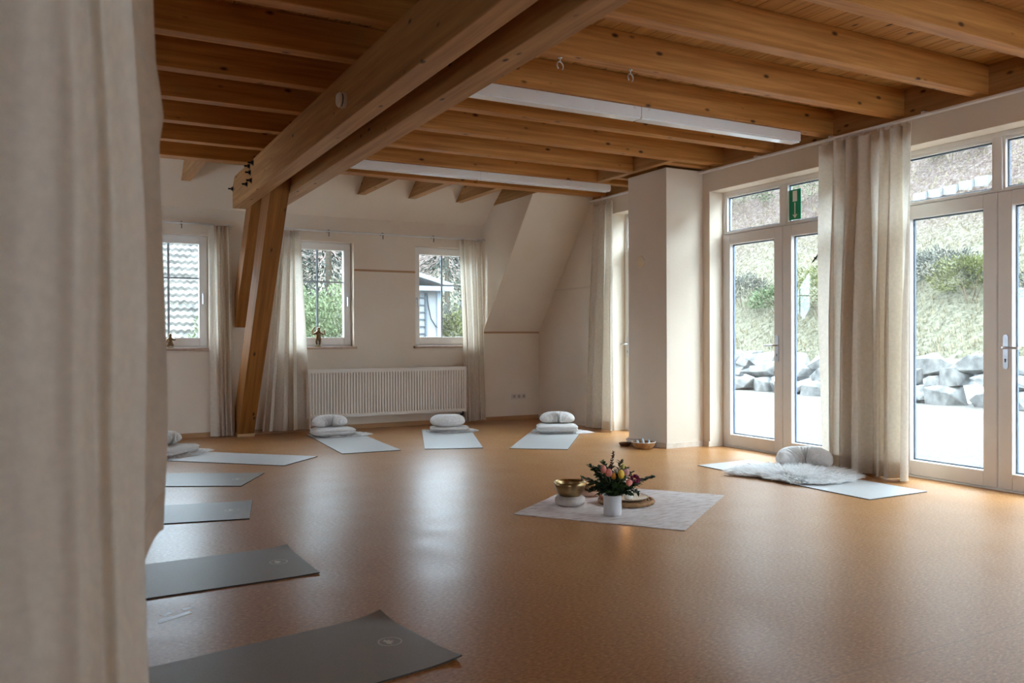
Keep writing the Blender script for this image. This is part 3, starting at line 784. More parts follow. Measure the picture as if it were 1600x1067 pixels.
def folded(loc, rz, label, w=0.50, d=0.34, h=0.10, seed=1, layers=2):
    """folded blanket: soft box with rolled front edge and layer creases"""
    n1, n2 = 60, 40
    def sp(c, p): return (1 if c >= 0 else -1) * abs(c) ** p
    b = MB()
    def fn(i, j):
        th = 2 * pi * i / n1; ph = -pi / 2 + pi * j / n2
        cx = sp(cos(ph), 0.35) * sp(cos(th), 0.28); cy = sp(cos(ph), 0.35) * sp(sin(th), 0.28); cz = sp(sin(ph), 0.75)
        k = noise.noise(Vector((cx * 2.5, cy * 2.5, cz + seed * 3.1))) * 0.10 + noise.noise(Vector((cx * 7, cy * 7, cz * 3 + seed))) * 0.035
        x = cx * w / 2 * (1 + 0.25 * k); y = cy * d / 2 * (1 + 0.3 * k)
        z = cz * h / 2 * (1 + 1.1 * k)
        crease = 1 - 0.05 * math.exp(-(cz * 5) ** 2) if layers == 2 else 1
        return Vector((x * crease, y * crease, max(0.001, z + h / 2)))
    b.grid(fn, n1, n2, True)
    bmesh.ops.remove_doubles(b.bm, verts=b.bm.verts, dist=0.0003)
    o = b.build('folded_blanket', BLANK, smooth=True)
    o.location = loc; o.rotation_euler = (0, 0, rz)
    return tag(o, label, 'blanket', 'folded blankets under the cushions')
def strands(name, fn, count, length, width, parent, mat, seed, droop=0.6, kind=None):
    """fn(rng) -> base point, outward direction"""
    rg = random.Random(seed); b = MB()
    for _ in range(count):
        p, d = fn(rg)
        L = length * rg.uniform(0.6, 1.2); d = Vector(d).normalized()
        side = d.cross(Vector((rg.uniform(-1, 1), rg.uniform(-1, 1), rg.uniform(-.3, 1)))).normalized()
        side *= width / 2
        curl = Vector((rg.uniform(-1, 1), rg.uniform(-1, 1), rg.uniform(-.4, .4))) * 0.4
        pts = []
        for k in range(4):
            t = k / 3
            q = p + d * L * t + curl * L * t * t * 0.6 + Vector((0, 0, -droop * L * t * t * 0.5))
            q.z = max(q.z, 0.004)
            pts.append(q)
        ws = (1, 0.9, 0.6, 0.08)
        vs = [(b.bm.verts.new(q + side * w_), b.bm.verts.new(q - side * w_)) for q, w_ in zip(pts, ws)]
        for (a, c), (e, f) in zip(vs, vs[1:]): b.bm.faces.new((a, c, f, e))
    o = b.build(name, mat, parent=parent, recalc=False)
    if kind: o['kind'] = kind
    return o
def throw(loc, rz, label, w, d, n, seed):
    """small shaggy sheepskin throw peeping out under the stack"""
    b = MB(); b.lathe([(0, 0.016), (0.6, 0.014), (0.95, 0.008), (1.0, 0.001)], seg=28, fn=lambda a, z: 1 + 0.12 * sin(3 * a + seed))
    bmesh.ops.scale(b.bm, verts=b.bm.verts, vec=(w / 2, d / 2, 1.0))
    o = b.build('sheepskin', FLEECE, smooth=True)
    o.location = loc; o.rotation_euler = (0, 0, rz)
    tag(o, label, 'sheepskin', 'small sheepskins under the stacks')
    def f(rg):
        a = rg.uniform(0, 2 * pi); r = sqrt(rg.uniform(0.1, 1)); k = 1 + 0.12 * sin(3 * a + seed)
        p = Vector((w / 2 * r * cos(a) * k, d / 2 * r * sin(a) * k, 0.012 * (1 - r * r) + 0.004))
        return p, Vector((cos(a) * (0.3 + r), sin(a) * (0.3 + r), 0.9 - 0.5 * r))
    strands('fleece', f, n, 0.06, 0.007, o, FLEECE, seed, kind='stuff')
    return o
def ang(dx, dy): return math.atan2(dy, dx) - pi / 2      # local +y points along the mat
# stack in front of the radiator, left
a = ang(0.06, 0.998)
throw((2.94, 9.68, 0.0066), a, 'shaggy fleece under the blanket on the left radiator mat', 0.52, 0.36, 1500, 3)
folded((2.79, 9.69, 0.024), a + 0.06, 'folded light blanket on the left radiator mat, fleece at its side', 0.50, 0.33, 0.088, 2)
crescent((2.765, 9.63, 0.106), a + 0.05, 'crescent cushion with centre notch on the left radiator mat', seed=2)
# stack in front of the radiator, right
a = ang(0.359, 0.933)
throw((4.24, 9.42, 0.0066), a, 'thin fleece under the cushion on the right radiator mat', 0.56, 0.34, 1300, 5)
folded((4.185, 9.44, 0.024), a, 'thin folded blanket on the right radiator mat, nearly hidden by its cushion', 0.48, 0.30, 0.05, 7, 1)
crescent((4.20, 9.55, 0.069), a + pi, 'crescent cushion turned seam forward on the right radiator mat', hz=0.092, seed=4, pleat=0.004)
# stack in the back corner
a = ang(0.612, 0.791)
throw((5.33, 8.66, 0.0066), a, 'shaggy fleece under the stack in the back corner', 0.62, 0.40, 1700, 8)
folded((5.25, 8.64, 0.024), a + 0.22, 'thick folded blanket in the back corner beside the bright curtain', 0.50, 0.33, 0.095, 11)
crescent((5.23, 8.58, 0.113), a + 0.22, 'pleated crescent cushion on top of the back corner stack', seed=6)
# stack beside the near curtain
a = ang(-0.72, 0.694)
throw((1.02, 8.94, 0.0066), a, 'small fleece under the stack left of the slanted post', 0.62, 0.40, 1500, 9)
folded((0.93, 8.90, 0.024), a, 'folded blanket of the stack left of the slanted post', 0.52, 0.34, 0.082, 14)
crescent((0.95, 8.86, 0.10), a, 'pleated crescent cushion left of the slanted post', seed=8, pleat=0.014)
# large sheepskin by the doors
SK = [(4.93, 5.30), (5.06, 5.02), (5.06, 4.72), (5.22, 4.60), (5.45, 4.58), (5.70, 4.68), (5.80, 4.92), (5.66, 5.10), (5.45, 5.32), (5.20, 5.46)]
skc = Vector((5.36, 4.98, 0))
def skr(a):
    best = 0.3
    n = len(SK)
    for k in range(n):
        p = Vector((*SK[k], 0)) - skc; q = Vector((*SK[(k + 1) % n], 0)) - skc
        d = Vector((cos(a), sin(a), 0)); e = q - p
        den = d.x * e.y - d.y * e.x
        if abs(den) < 1e-9: continue
        t = (p.x * e.y - p.y * e.x) / den; s = (p.x * d.y - p.y * d.x) / den
        if t > 0 and -1e-6 <= s <= 1 + 1e-6: best = t
    return best
b = MB(); b.lathe([(0, 0.04), (0.5, 0.036), (0.85, 0.022), (1.0, 0.002)], seg=64, fn=lambda a, z: skr(a))
sk = b.build('sheepskin', FLEECE, smooth=True); sk.location = (5.36, 4.98, 0.0068)
tag(sk, 'large white long-haired sheepskin across the mat by the glazed doors', 'sheepskin')
def fsk(rg):
    a = rg.uniform(0, 2 * pi); r = sqrt(rg.uniform(0.0, 1)); R = skr(a)
    lump = 0.5 + 0.5 * noise.noise(Vector((r * R * cos(a) * 9, r * R * sin(a) * 9, 1)))
    return Vector((R * r * cos(a), R * r * sin(a), 0.028 * (1 - r ** 3) + 0.002)), Vector((cos(a) * (0.2 + r) + 0.5 * noise.noise(Vector((a * 3, r * 5, 2))), sin(a) * (0.2 + r) + 0.5 * noise.noise(Vector((a * 3, r * 5, 9))), 0.55 + 0.8 * lump - 0.35 * r))
strands('fleece', fsk, 9000, 0.09, 0.013, sk, FLEECE, 77, droop=0.5, kind='stuff')
crescent((5.52, 5.05, 0.045), radians(-44), 'grey crescent cushion lying on the large white sheepskin', R=0.165, rt=0.095, hz=0.10, arc=104, seed=15, pleat=0.03)

# ------------------------------------------------------------------ centre arrangement
def rugmat():
    M, n, out = newmat('patterned_cotton'); b = principled(n, out, (0.75, 0.68, 0.66), 0.9, 0, 0.2)
    tc = n.nodes.new('ShaderNodeTexCoord')
    mp = n.nodes.new('ShaderNodeMapping'); mp.inputs['Scale'].default_value = (5, 16, 1); n.links.new(tc.outputs['Object'], mp.inputs[0])
    t = noise_node(n, 2.0, 5, mp.outputs[0], 0.65)
    r = ramp(n, t.outputs['Fac'], [(0.28, (0.36, 0.27, 0.25)), (0.40, (0.54, 0.45, 0.42)), (0.52, (0.64, 0.57, 0.54)), (0.75, (0.70, 0.65, 0.62))])
    n.links.new(r.outputs[0], b.inputs['Base Color'])
    t2 = noise_node(n, 300, 2, tc.outputs['Object']); bump(n, b, t2.outputs['Fac'], 0.3, 0.002)
    return M
A0 = Vector((2.598, 4.833, 0)); ea = Vector((0.682, -0.909, 0)); ebv = Vector((0.979, 0.726, 0))
def rz_(u, v): return 0.0045 + 0.003 * noise.noise(Vector((u * 5, v * 5, 3))) + 0.002 * noise.noise(Vector((u * 14, v * 14, 5)))
def rp_(i, j, n=44, top=True):
    u, v = i / n, j / n
    w = 0.006 * noise.noise(Vector((u * 6, v * 6, 1)))
    p = A0 + ea * (u + (w if j in (0, n) else 0)) + ebv * (v + (w if i in (0, n) else 0))
    p.z = rz_(u, v) if top else 0.0006
    return p
b = MB(); n = 44
b.grid(lambda i, j: rp_(i, j), n, n)
for k in range(n):
    for i in (0, n):
        b.quad(rp_(i, k, top=False), rp_(i, k + 1, top=False), rp_(i, k + 1), rp_(i, k)); b.quad(rp_(k, i, top=False), rp_(k + 1, i, top=False), rp_(k + 1, i), rp_(k, i))
rug = b.build('floor_cloth', rugmat(), loc=(3.43, 4.74, 0), smooth=True)
tag(rug, 'square pale patterned cloth spread on the floor with bowls and flowers', 'cloth')

BRASS = plain('hammered_brass', (0.36, 0.25, 0.125), 0.28, 1.0, 0.5, 0.2, 14, 0.25, 40)
COPPER = plain('dark_bronze', (0.36, 0.22, 0.11), 0.3, 1.0, 0.5, 0.2, 14, 0.25, 40)
WC = cloth('white_cotton', (0.64, 0.59, 0.55), 0.05)
PINKC = cloth('dusty_cotton', (0.62, 0.42, 0.32), 0.05)
def ring_cushion(c, R, h, mat, label):
    b = MB(); prof = []
    for k in range(15):
        a = -pi / 2 + pi * k / 14; prof.append((R - h * 0.45 + h * 0.45 * cos(a), h / 2 + h / 2 * sin(a)))
    prof = [(R * 0.35, 0.004)] + prof + [(R * 0.35, h * 0.86), (0, h * 0.84)]
    prof = [(0, 0.004)] + prof
    b.lathe(prof, seg=64, fn=lambda a, z: 1 + 0.012 * sin(14 * a) * (z / h))
    o = b.build('ring_cushion', mat, smooth=True); o.location = c
    return tag(o, label, 'ring cushion', 'bowl rests')
def bowl(c, R, h, base, mat, label):
    prof = [(0, 0), (base, 0.0), (base + 0.25 * (R - base), h * 0.10), (base + 0.62 * (R - base), h * 0.35), (R * 0.985, h * 0.8), (R, h), (R - 0.004, h), (R * 0.95, h * 0.78), (base + 0.55 * (R - base), h * 0.36), (base * 0.9, 0.012), (0, 0.010)]
    o = MB().lathe(prof, seg=56).build('singing_bowl', mat, smooth=True); o.location = c
    return tag(o, label, 'singing bowl', 'singing bowls')
ring_cushion((3.09, 4.915, 0.007), 0.106, 0.062, WC, 'white ring cushion carrying the large brass bowl')
bowl((3.09, 4.915, 0.0595), 0.112, 0.105, 0.062, BRASS, 'large brass singing bowl on a white ring cushion')
ring_cushion((3.40, 5.12, 0.007), 0.078, 0.036, PINKC, 'brownish ring cushion carrying the small dark bowl')
bowl((3.40, 5.12, 0.0375), 0.062, 0.062, 0.036, COPPER, 'small dark bronze singing bowl behind the flower vase')

# vase
CER = plain('white_ceramic', (0.60, 0.60, 0.61), 0.4, 0, 0.5, 0.02, 6, 0.15, 30)
VX, VY = 3.146, 4.483
prof = [(0, 0.0), (0.054, 0.0), (0.059, 0.006), (0.0595, 0.07), (0.0595, 0.128), (0.058, 0.132), (0.055, 0.130), (0.0545, 0.02), (0, 0.018)]
v = MB().lathe(prof, seg=48, fn=lambda a, z: 1 + 0.004 * sin(z * 420)).build('flower_vase', CER, smooth=True); v.location = (VX, VY, 0.0075)
tag(v, 'white cylindrical ceramic vase filled with tulips and twigs', 'vase')

def off(dx, dep, z):   # dx across the view, dep away from the room's near side, z height
    return Vector((VX, VY, 0)) + R0 * dx + F0 * dep + Vector((0, 0, z))
LEAFD = plain('leaf_dark', (0.05, 0.085, 0.035), 0.5, 0, 0.4, 0.35, 30)
LEAFG = plain('leaf_green', (0.10, 0.17, 0.055), 0.45, 0, 0.4, 0.3, 30)
LEAFE = plain('leaf_eucalyptus', (0.10, 0.14, 0.11), 0.5, 0, 0.4, 0.3, 30)
BERRY = plain('bud_brown', (0.10, 0.05, 0.045), 0.6, 0, 0.4, 0.3, 30)
STEM = plain('stem_green', (0.10, 0.14, 0.05), 0.5)
TW = plain('stem_brown', (0.09, 0.06, 0.035), 0.6)
def leaf(b, p, d, up, L, w):
    d = d.normalized(); s = d.cross(up).normalized(); u = s.cross(d).normalized()
    vs = [p, p + d * L * 0.3 + s * w * 0.42 + u * L * 0.03, p + d * L * 0.65 + s * w * 0.45 + u * L * 0.02, p + d * L - u * L * 0.08, p + d * L * 0.65 - s * w * 0.45 + u * L * 0.02, p + d * L * 0.3 - s * w * 0.42 + u * L * 0.03]
    mid1, mid2 = p + d * L * 0.3 - u * L * 0.03, p + d * L * 0.65 - u * L * 0.03
    V = [b.bm.verts.new(q) for q in vs] + [b.bm.verts.new(mid1), b.bm.verts.new(mid2)]
    for f in ((0, 1, 6), (1, 2, 7, 6), (2, 3, 7), (7, 3, 4), (6, 7, 4, 5), (0, 6, 5)): b.bm.faces.new([V[i] for i in f])
def branch(tip, label, mat, n=18, L=0.035, w=0.013, seed=1, start=None, bend=0.03, round_=False, lo=0.3):
    rg = random.Random(seed); n = int(n * 2.6); L *= 1.45; w *= 1.45; lo *= 0.75
    s0 = Vector((VX, VY, 0.115)) + Vector((rg.uniform(-.03, .03), rg.uniform(-.03, .03), 0)) if start is None else start
    mid = s0.lerp(tip, 0.5) + Vector((0, 0, bend))
    P = lambda t: s0 * (1 - t) ** 2 + mid * 2 * t * (1 - t) + tip * t * t
    root = thing('leafy_branch', label, 'branch', (VX, VY, 0.115), 0, 'leafy branches in the vase')
    inv = Matrix.Translation(-Vector(root.location))
    o = MB().tube([P(k / 8) for k in range(9)], [0.0022 - 0.0014 * k / 8 for k in range(9)], 5).build('stem', TW); o.parent = root; o.matrix_parent_inverse = inv
    b = MB()
    for k in range(n):
        t = lo + (1 - lo) * (k + 0.5) / n; p = P(t); d = (P(min(1, t + 0.05)) - P(t - 0.05)).normalized()
        sd_ = d.cross(Vector((rg.uniform(-.3, .3), rg.uniform(-.3, .3), 1))).normalized() * (1 if k % 2 else -1)
        dd = d * rg.uniform(0.3, 0.9) + sd_ * rg.uniform(0.7, 1.1) + Vector((rg.uniform(-.3, .3), rg.uniform(-.3, .3), rg.uniform(-.3, .4)))
        leaf(b, p, dd, Vector((rg.uniform(-.5, .5), rg.uniform(-.5, .5), 1)), L * rg.uniform(0.7, 1.15) * (1.1 - 0.35 * t), w * rg.uniform(0.8, 1.2))
    o = b.build('leaves', mat, recalc=False); o.parent = root; o.matrix_parent_inverse = inv
    return root
branch(off(0.01, 0.02, 0.415), 'tall budding twig rising from the middle of the bouquet', BERRY, 30, 0.016, 0.011, 1, lo=0.45)
branch(off(-0.19, 0.03, 0.245), 'dark twig reaching farthest left over the brass bowl', LEAFD, 22, 0.036, 0.011, 2)
branch(off(-0.14, 0.05, 0.325), 'dark leafy twig high on the left of the bouquet', LEAFD, 26, 0.032, 0.014, 3)
branch(off(-0.15, -0.02, 0.175), 'drooping dark twig low on the left of the bouquet', LEAFD, 20, 0.036, 0.015, 4, bend=0.06)
branch(off(-0.10, -0.04, 0.15), 'hanging twig over the left vase rim', LEAFD, 14, 0.034, 0.015, 5, bend=0.08)
branch(off(0.275, 0.03, 0.252), 'grey eucalyptus branch sticking out to the right', LEAFE, 22, 0.030, 0.022, 6, bend=0.04)
branch(off(0.16, -0.03, 0.165), 'narrow-leaved twig drooping over the white tray', LEAFD, 18, 0.040, 0.011, 7, bend=0.07)
branch(off(0.19, 0.06, 0.20), 'fine dark twig low on the right of the bouquet', LEAFD, 20, 0.030, 0.011, 8, bend=0.05)
branch(off(-0.06, 0.05, 0.35), 'upright dark twig behind the paired pink tulips', LEAFD, 20, 0.03, 0.013, 9)
branch(off(0.06, 0.06, 0.35), 'upright twig with narrow leaves behind the yellow tulip', LEAFD, 20, 0.034, 0.010, 10)
branch(off(0.10, 0.10, 0.30), 'dark twig at the back right of the bouquet', LEAFD, 22, 0.03, 0.013, 11)
branch(off(-0.05, -0.04, 0.215), 'broad dark leafy sprig at the front left of the bouquet', LEAFD, 22, 0.044, 0.02, 12, lo=0.15)
branch(off(0.02, -0.05, 0.20), 'broad green leafy sprig at the front centre of the bouquet', LEAFG, 16, 0.055, 0.022, 13, lo=0.1)
branch(off(0.08, -0.04, 0.20), 'light green sprig at the front right of the bouquet', LEAFG, 16, 0.05, 0.02, 14, lo=0.1)
branch(off(-0.09, 0.0, 0.26), 'dense dark sprig left of the pink tulips', LEAFD, 30, 0.036, 0.016, 16, lo=0.2)
branch(off(0.07, 0.03, 0.245), 'dense dark sprig under the purple bloom', LEAFD, 26, 0.036, 0.016, 17, lo=0.2)
for k, (dx, dep, z, sd_, nm) in enumerate(((-0.13, 0.0, 0.215, 31, 'over the rim of the small bowl'), (-0.085, 0.06, 0.30, 32, 'behind the close pink pair'), (-0.02, 0.06, 0.30, 33, 'below the tall budding twig'), (0.03, -0.02, 0.26, 34, 'between pink and yellow tulips'), (0.12, 0.03, 0.27, 35, 'behind the purple bloom'), (0.145, 0.0, 0.20, 36, 'under the eucalyptus branch'), (0.11, -0.03, 0.155, 37, 'hanging above the white ornament'), (-0.07, -0.03, 0.19, 38, 'low over the vase at the left'))):
    branch(off(dx, dep, z), 'dense dark green sprig %s' % nm, LEAFD, 20, 0.04, 0.018, sd_, bend=0.05, lo=0.2)
def tulip(pos, col, label, r=0.020, h=0.052, lean=(0, 0), seed=1, leaves=1):
    rg = random.Random(seed)
    root = thing('tulip', label, 'flower', tuple(pos), 0, 'flowers in the vase')
    b = MB()
    prof = [(0.003, 0), (r * 0.62, h * 0.08), (r * 0.95, h * 0.28), (r, h * 0.5), (r * 0.86, h * 0.75), (r * 0.55, h * 0.95), (r * 0.3, h)]
    b.lathe(prof, seg=30, fn=lambda a, z: 1 + 0.09 * abs(sin(1.5 * a + 0.4)) - 0.05)
    b.lathe([(r * 0.3, h * 0.6), (r * 0.42, h * 0.9), (r * 0.18, h * 1.04), (0, h * 1.02)], seg=16)
    o = b.build('bloom', plain('petal_' + col[0], col[1], 0.5, 0, 0.3, 0.18, 40), smooth=True); o.parent = root
    o.rotation_euler = (lean[0], lean[1], seed)
    dn = Vector((VX, VY, 0.11)) - Vector(pos)
    o = MB().tube([dn, dn * 0.5 + Vector((0, 0, 0.02)), (0, 0, 0.004)], 0.0032, 6).build('stem', STEM, smooth=True); o.parent = root
    b = MB()
    for k in range(leaves):
        d = Vector((rg.uniform(-1, 1), rg.uniform(-1, 1), 1.2))
        leaf(b, dn * 0.75, d, Vector((rg.uniform(-1, 1), rg.uniform(-1, 1), .5)), 0.10, 0.028)
    o = b.build('leaf', LEAFG, recalc=False); o.parent = root
PK = ('pink', (0.72, 0.26, 0.20)); PP = ('pale_pink', (0.74, 0.42, 0.42)); YL = ('yellow', (0.72, 0.48, 0.05)); OR = ('orange', (0.70, 0.33, 0.06)); PU = ('purple', (0.30, 0.055, 0.14)); YG = ('yellow_green', (0.55, 0.50, 0.12))
tulip(off(-0.062, -0.03, 0.285), PK, 'pink tulip at the left, higher one of the close pair', lean=(0, -0.25), seed=1)
tulip(off(-0.028, -0.045, 0.262), PK, 'pink tulip at the left, lower one of the close pair', r=0.023, lean=(0.2, 0.15), seed=2)
tulip(off(0.050, -0.05, 0.250), YL, 'yellow tulip at the front of the bouquet', r=0.021, h=0.058, seed=3)
tulip(off(0.005, -0.03, 0.243), OR, 'small orange tulip half hidden between pink and yellow', r=0.016, h=0.04, seed=4)
tulip(off(0.108, -0.05, 0.215), PK, 'round pink tulip at the right, in front of the purple bloom', r=0.022, h=0.042, lean=(0.9, 0.2), seed=5)
tulip(off(0.090, -0.01, 0.262), PP, 'pale pink tulip between the yellow tulip and the purple bloom', r=0.021, h=0.048, seed=6)
tulip(off(0.075, 0.03, 0.30), YG, 'greenish yellow bud above the yellow tulip', r=0.010, h=0.04, seed=7)
# ruffled purple bloom
root = thing('ruffled_flower', 'purple ruffled bloom at the right of the bouquet', 'flower', tuple(off(0.145, -0.01, 0.238)), 0, 'flowers in the vase')
b = MB(); rg = random.Random(5)
for k in range(70):
    a = rg.uniform(0, 2 * pi); e = rg.uniform(-0.5, 1.4); d = Vector((cos(a) * cos(e), sin(a) * cos(e), sin(e)))
    leaf(b, d * 0.012, d, Vector((rg.uniform(-1, 1), rg.uniform(-1, 1), rg.uniform(-1, 1))), 0.026, 0.018)
o = b.build('bloom', plain('petal_purple', PU[1], 0.5, 0, 0.3, 0.25, 40), recalc=False); o.parent = root
dn = Vector((VX, VY, 0.11)) - Vector(root.location)
o = MB().tube([dn, dn * 0.5, (0, 0, 0)], 0.003, 6).build('stem', STEM); o.parent = root

# woven tray, plate and white drop-shaped candle
TX, TY = 3.46, 4.765
ROPE = wood('seagrass', (0.20, 0.09, 0.04), (0.42, 0.24, 0.11), 'X', knots=False, rough=0.8)
tr = thing('woven_tray', 'round woven tray behind the vase holding a cream plate', 'tray', (TX, TY, 0.007))
b = MB()
for q in range(7):
    R = 0.03 + q * 0.0255; N = 72
    for_ = [Vector((R * cos(2 * pi * k / N), R * sin(2 * pi * k / N), 0.012 + (0.004 if q == 6 else 0) + 0.002 * sin(k * 1.4))) for k in range(N + 1)]
    b.tube(for_, [0.0135 + 0.0015 * sin(k * 2.1) for k in range(N + 1)] if q < 6 else [0.015 + 0.002 * sin(k * 2.1) for k in range(N + 1)], 8)
o = b.build('woven_base', ROPE, smooth=True); o.parent = tr
o = MB().tube([Vector((-0.175 * cos(a) - 0.008, 0.175 * sin(a), 0.03 + 0.018 * cos(a * 2.5))) for a in [x_ * 0.06 - 0.36 for x_ in range(13)]], 0.009, 8).build('handle', plain('rust_cord', (0.30, 0.10, 0.06), 0.8), smooth=True); o.parent = tr; o.rotation_euler = (0, 0, -0.5)
pl = MB().lathe([(0, 0.0), (0.09, 0.0), (0.135, 0.008), (0.152, 0.016), (0.155, 0.018), (0.150, 0.020), (0.13, 0.013), (0.09, 0.006), (0, 0.006)], seg=64).build('plate', plain('cream_glaze', (0.66, 0.58, 0.45), 0.3, 0, 0.5, 0.05), smooth=True)
pl.location = (TX, TY, 0.0335); tag(pl, 'shallow cream plate lying in the woven tray', 'plate')
o = MB().lathe([(0.1525, 0.0165), (0.1565, 0.019), (0.1525, 0.0215), (0.1485, 0.0205)], seg=64).build('rim', plain('brown_rim', (0.20, 0.10, 0.05), 0.35), smooth=True); o.parent = pl
cd = MB().lathe([(0, 0), (0.024, 0), (0.031, 0.01), (0.032, 0.028), (0.027, 0.045), (0.016, 0.063), (0.007, 0.078), (0.002, 0.088), (0, 0.089)], seg=36).build('drop_candle', plain('white_wax', (0.84, 0.82, 0.78), 0.35, 0, 0.5, 0.02), smooth=True)
cd.location = (3.447, 4.72, 0.0405); tag(cd, 'small white drop-shaped ornament standing on the cream plate', 'ornament')

sc = thing('candle', 'slim burning candle standing behind the bouquet on the tray', 'candle', (3.515, 4.845, 0.0415))
o = MB().lathe([(0, 0), (0.022, 0), (0.022, 0.006), (0.011, 0.010), (0.009, 0.150), (0.006, 0.153), (0, 0.151)], seg=20).build('wax', plain('white_wax', (0.84, 0.82, 0.78), 0.35), smooth=True); o.parent = sc
FM, n_, out_ = newmat('flame'); em = n_.nodes.new('ShaderNodeEmission'); em.inputs[0].default_value = (1.0, 0.42, 0.10, 1); em.inputs[1].default_value = 60
n_.links.new(em.outputs[0], out_.inputs['Surface'])
o = MB().lathe([(0, 0.155), (0.005, 0.161), (0.0055, 0.169), (0.003, 0.181), (0, 0.191)], seg=14).build('flame', FM, smooth=True); o.parent = sc

# bowls and small things at the foot of the pillar
BX, BY = 5.325, 7.02
WICK = wood('wicker', (0.28, 0.13, 0.045), (0.58, 0.34, 0.15), 'Z', knots=False, rough=0.7)
prof = [(0, 0.0), (0.075, 0.0), (0.098, 0.02), (0.113, 0.045), (0.120, 0.066), (0.123, 0.070), (0.117, 0.070), (0.106, 0.045), (0.088, 0.02), (0.06, 0.010), (0, 0.010)]
wb_ = MB().lathe(prof, seg=60, fn=lambda a, z: 1 + 0.018 * sin(30 * a) * (1 if int(z * 120) % 2 else -1)).build('wicker_bowl', WICK, smooth=True); wb_.location = (BX, BY, 0.0005)
tag(wb_, 'round wicker bowl with a pale rim at the foot of the pillar', 'bowl')
o = MB().lathe([(0.118, 0.066), (0.125, 0.069), (0.125, 0.074), (0.117, 0.074)], seg=60).build('rim', plain('rim_pale', (0.72, 0.66, 0.58), 0.5), smooth=True); o.parent = wb_
STN = plain('felt_blue_grey', (0.42, 0.46, 0.50), 0.7, 0, 0.4, 0.4, 30)
for k, (dx, dy, hh) in enumerate(((-0.055, 0.0, 0.085), (-0.02, -0.03, 0.075), (0.01, 0.02, 0.10), (0.045, -0.01, 0.085), (-0.02, 0.05, 0.08))):
    o = MB().lathe([(0, 0), (0.018, 0.004), (0.021, 0.03), (0.016, hh * 0.6), (0.008, hh * 0.9), (0, hh)], seg=18).build('felt_figure', STN, smooth=True)
    o.location = (BX + dx * 0.9 + 0.0, BY - dx * 0.3 + dy, 0.0115); o.rotation_euler = (0.12 * (k - 2), 0.15 * (k % 3 - 1), k)
    tag(o, 'small pointed blue-grey figure sitting in the round wicker bowl', 'figure', 'pointed figures in the wicker bowl')
o = MB().lathe([(0, 0), (0.045, 0), (0.058, 0.014), (0.066, 0.032), (0.069, 0.034), (0.062, 0.034), (0.05, 0.016), (0, 0.008)], seg=40).build('dark_bowl', wood('dark_wood', (0.10, 0.035, 0.015), (0.22, 0.09, 0.04), 'X', knots=False), smooth=True)
o.location = (5.285, 7.30, 0.0005); tag(o, 'flat dark wooden bowl left of the wicker bowl', 'bowl')
bk = MB().box(-0.10, 0.10, -0.075, 0.075, 0.0, 0.018).build('booklet', plain('paper_block', (0.74, 0.70, 0.64), 0.7)); bk.location = (5.415, 7.25, 0.045); bk.rotation_euler = (0.0, 0.10, 0.15)
tag(bk, 'pale booklet lying tilted behind the bowls at the pillar', 'booklet')
o = MB().box(-0.102, 0.102, -0.077, 0.077, 0.0182, 0.021).build('cover', plain('booklet_cover', (0.28, 0.22, 0.17), 0.6)); o.parent = bk
o = MB().box(-0.09, 0.09, -0.06, 0.06, 0.0, 0.028).build('wooden_block', wood('light_block', (0.40, 0.26, 0.14), (0.58, 0.42, 0.25), 'X', knots=False)); o.location = (5.42, 7.25, 0.0005)
tag(o, 'small wooden block under the pale booklet', 'block')

# torn tape remains on the floor
TAPE = plain('tape_white', (0.7, 0.69, 0.69), 0.35, 0, 0.5)
for k, pts in enumerate((((0.330, 3.69), (0.47, 3.765), (0.465, 3.80), (0.40, 3.765), (0.335, 3.742)), ((0.365, 3.775), (0.40, 3.80), (0.385, 3.835), (0.345, 3.80)), ((0.445, 3.815), (0.48, 3.832), (0.485, 3.862), (0.435, 3.845)))):
    o = MB().prism([Vector(p) for p in pts], 'Z', 0.0004, 0.0012).build('tape_remnant', TAPE)
    tag(o, ['longest strip of torn white tape on the floor', 'middle scrap of torn white tape on the floor', 'right scrap of torn white tape on the floor'][k], 'tape', 'torn tape remains on the floor')

# bronze statuettes on the sills
BRZ = plain('aged_bronze', (0.20, 0.12, 0.06), 0.35, 0.9, 0.5, 0.4, 60)
def figurine(loc, s, edges, verts, rad, base_r, label, rz=0):
    root = thing('statuette', label, 'statuette', loc, rz, 'bronze statuettes on the sills')
    me = bpy.data.meshes.new('body'); me.from_pydata([Vector(v) * s for v in verts], edges, []); me.update()
    o = bpy.data.objects.new('body', me); COL.objects.link(o); o.parent = root; me.materials.append(BRZ)
    sk_ = o.modifiers.new('skin', 'SKIN'); sk_.use_smooth_shade = True
    for v, r in zip(me.skin_vertices[0].data, rad): v.radius = (r * s * 1.35, r * s * 1.35)
    me.skin_vertices[0].data[0].use_root = True
    o.modifiers.new('sub', 'SUBSURF').render_levels = 1
    b = MB().lathe([(0, 0), (base_r * s, 0), (base_r * s * 1.05, 0.02 * s), (base_r * s * 0.8, 0.05 * s), (base_r * s * 0.85, 0.07 * s), (0, 0.075 * s)], seg=24)
    q = b.build('pedestal', plain('aged_brass', (0.36, 0.27, 0.12), 0.35, 0.9), smooth=True); q.parent = root
    return root
V = [(0, 0, .40), (0, 0, .55), (0, 0, .68), (0, 0, .75), (0.02, 0, .84), (0.02, 0, .93),
     (-.12, 0, .64), (-.25, 0, .58), (-.30, 0, .72), (-.22, 0, .86), (-.12, 0, .93),
     (.12, 0, .64), (.24, 0, .55), (.31, 0, .68), (.25, 0, .80),
     (.07, 0, .36), (.06, -.02, .2), (.05, 0, .08),
     (-.09, -.03, .36), (-.12, -.06, .22), (-.06, -.02, .10)]
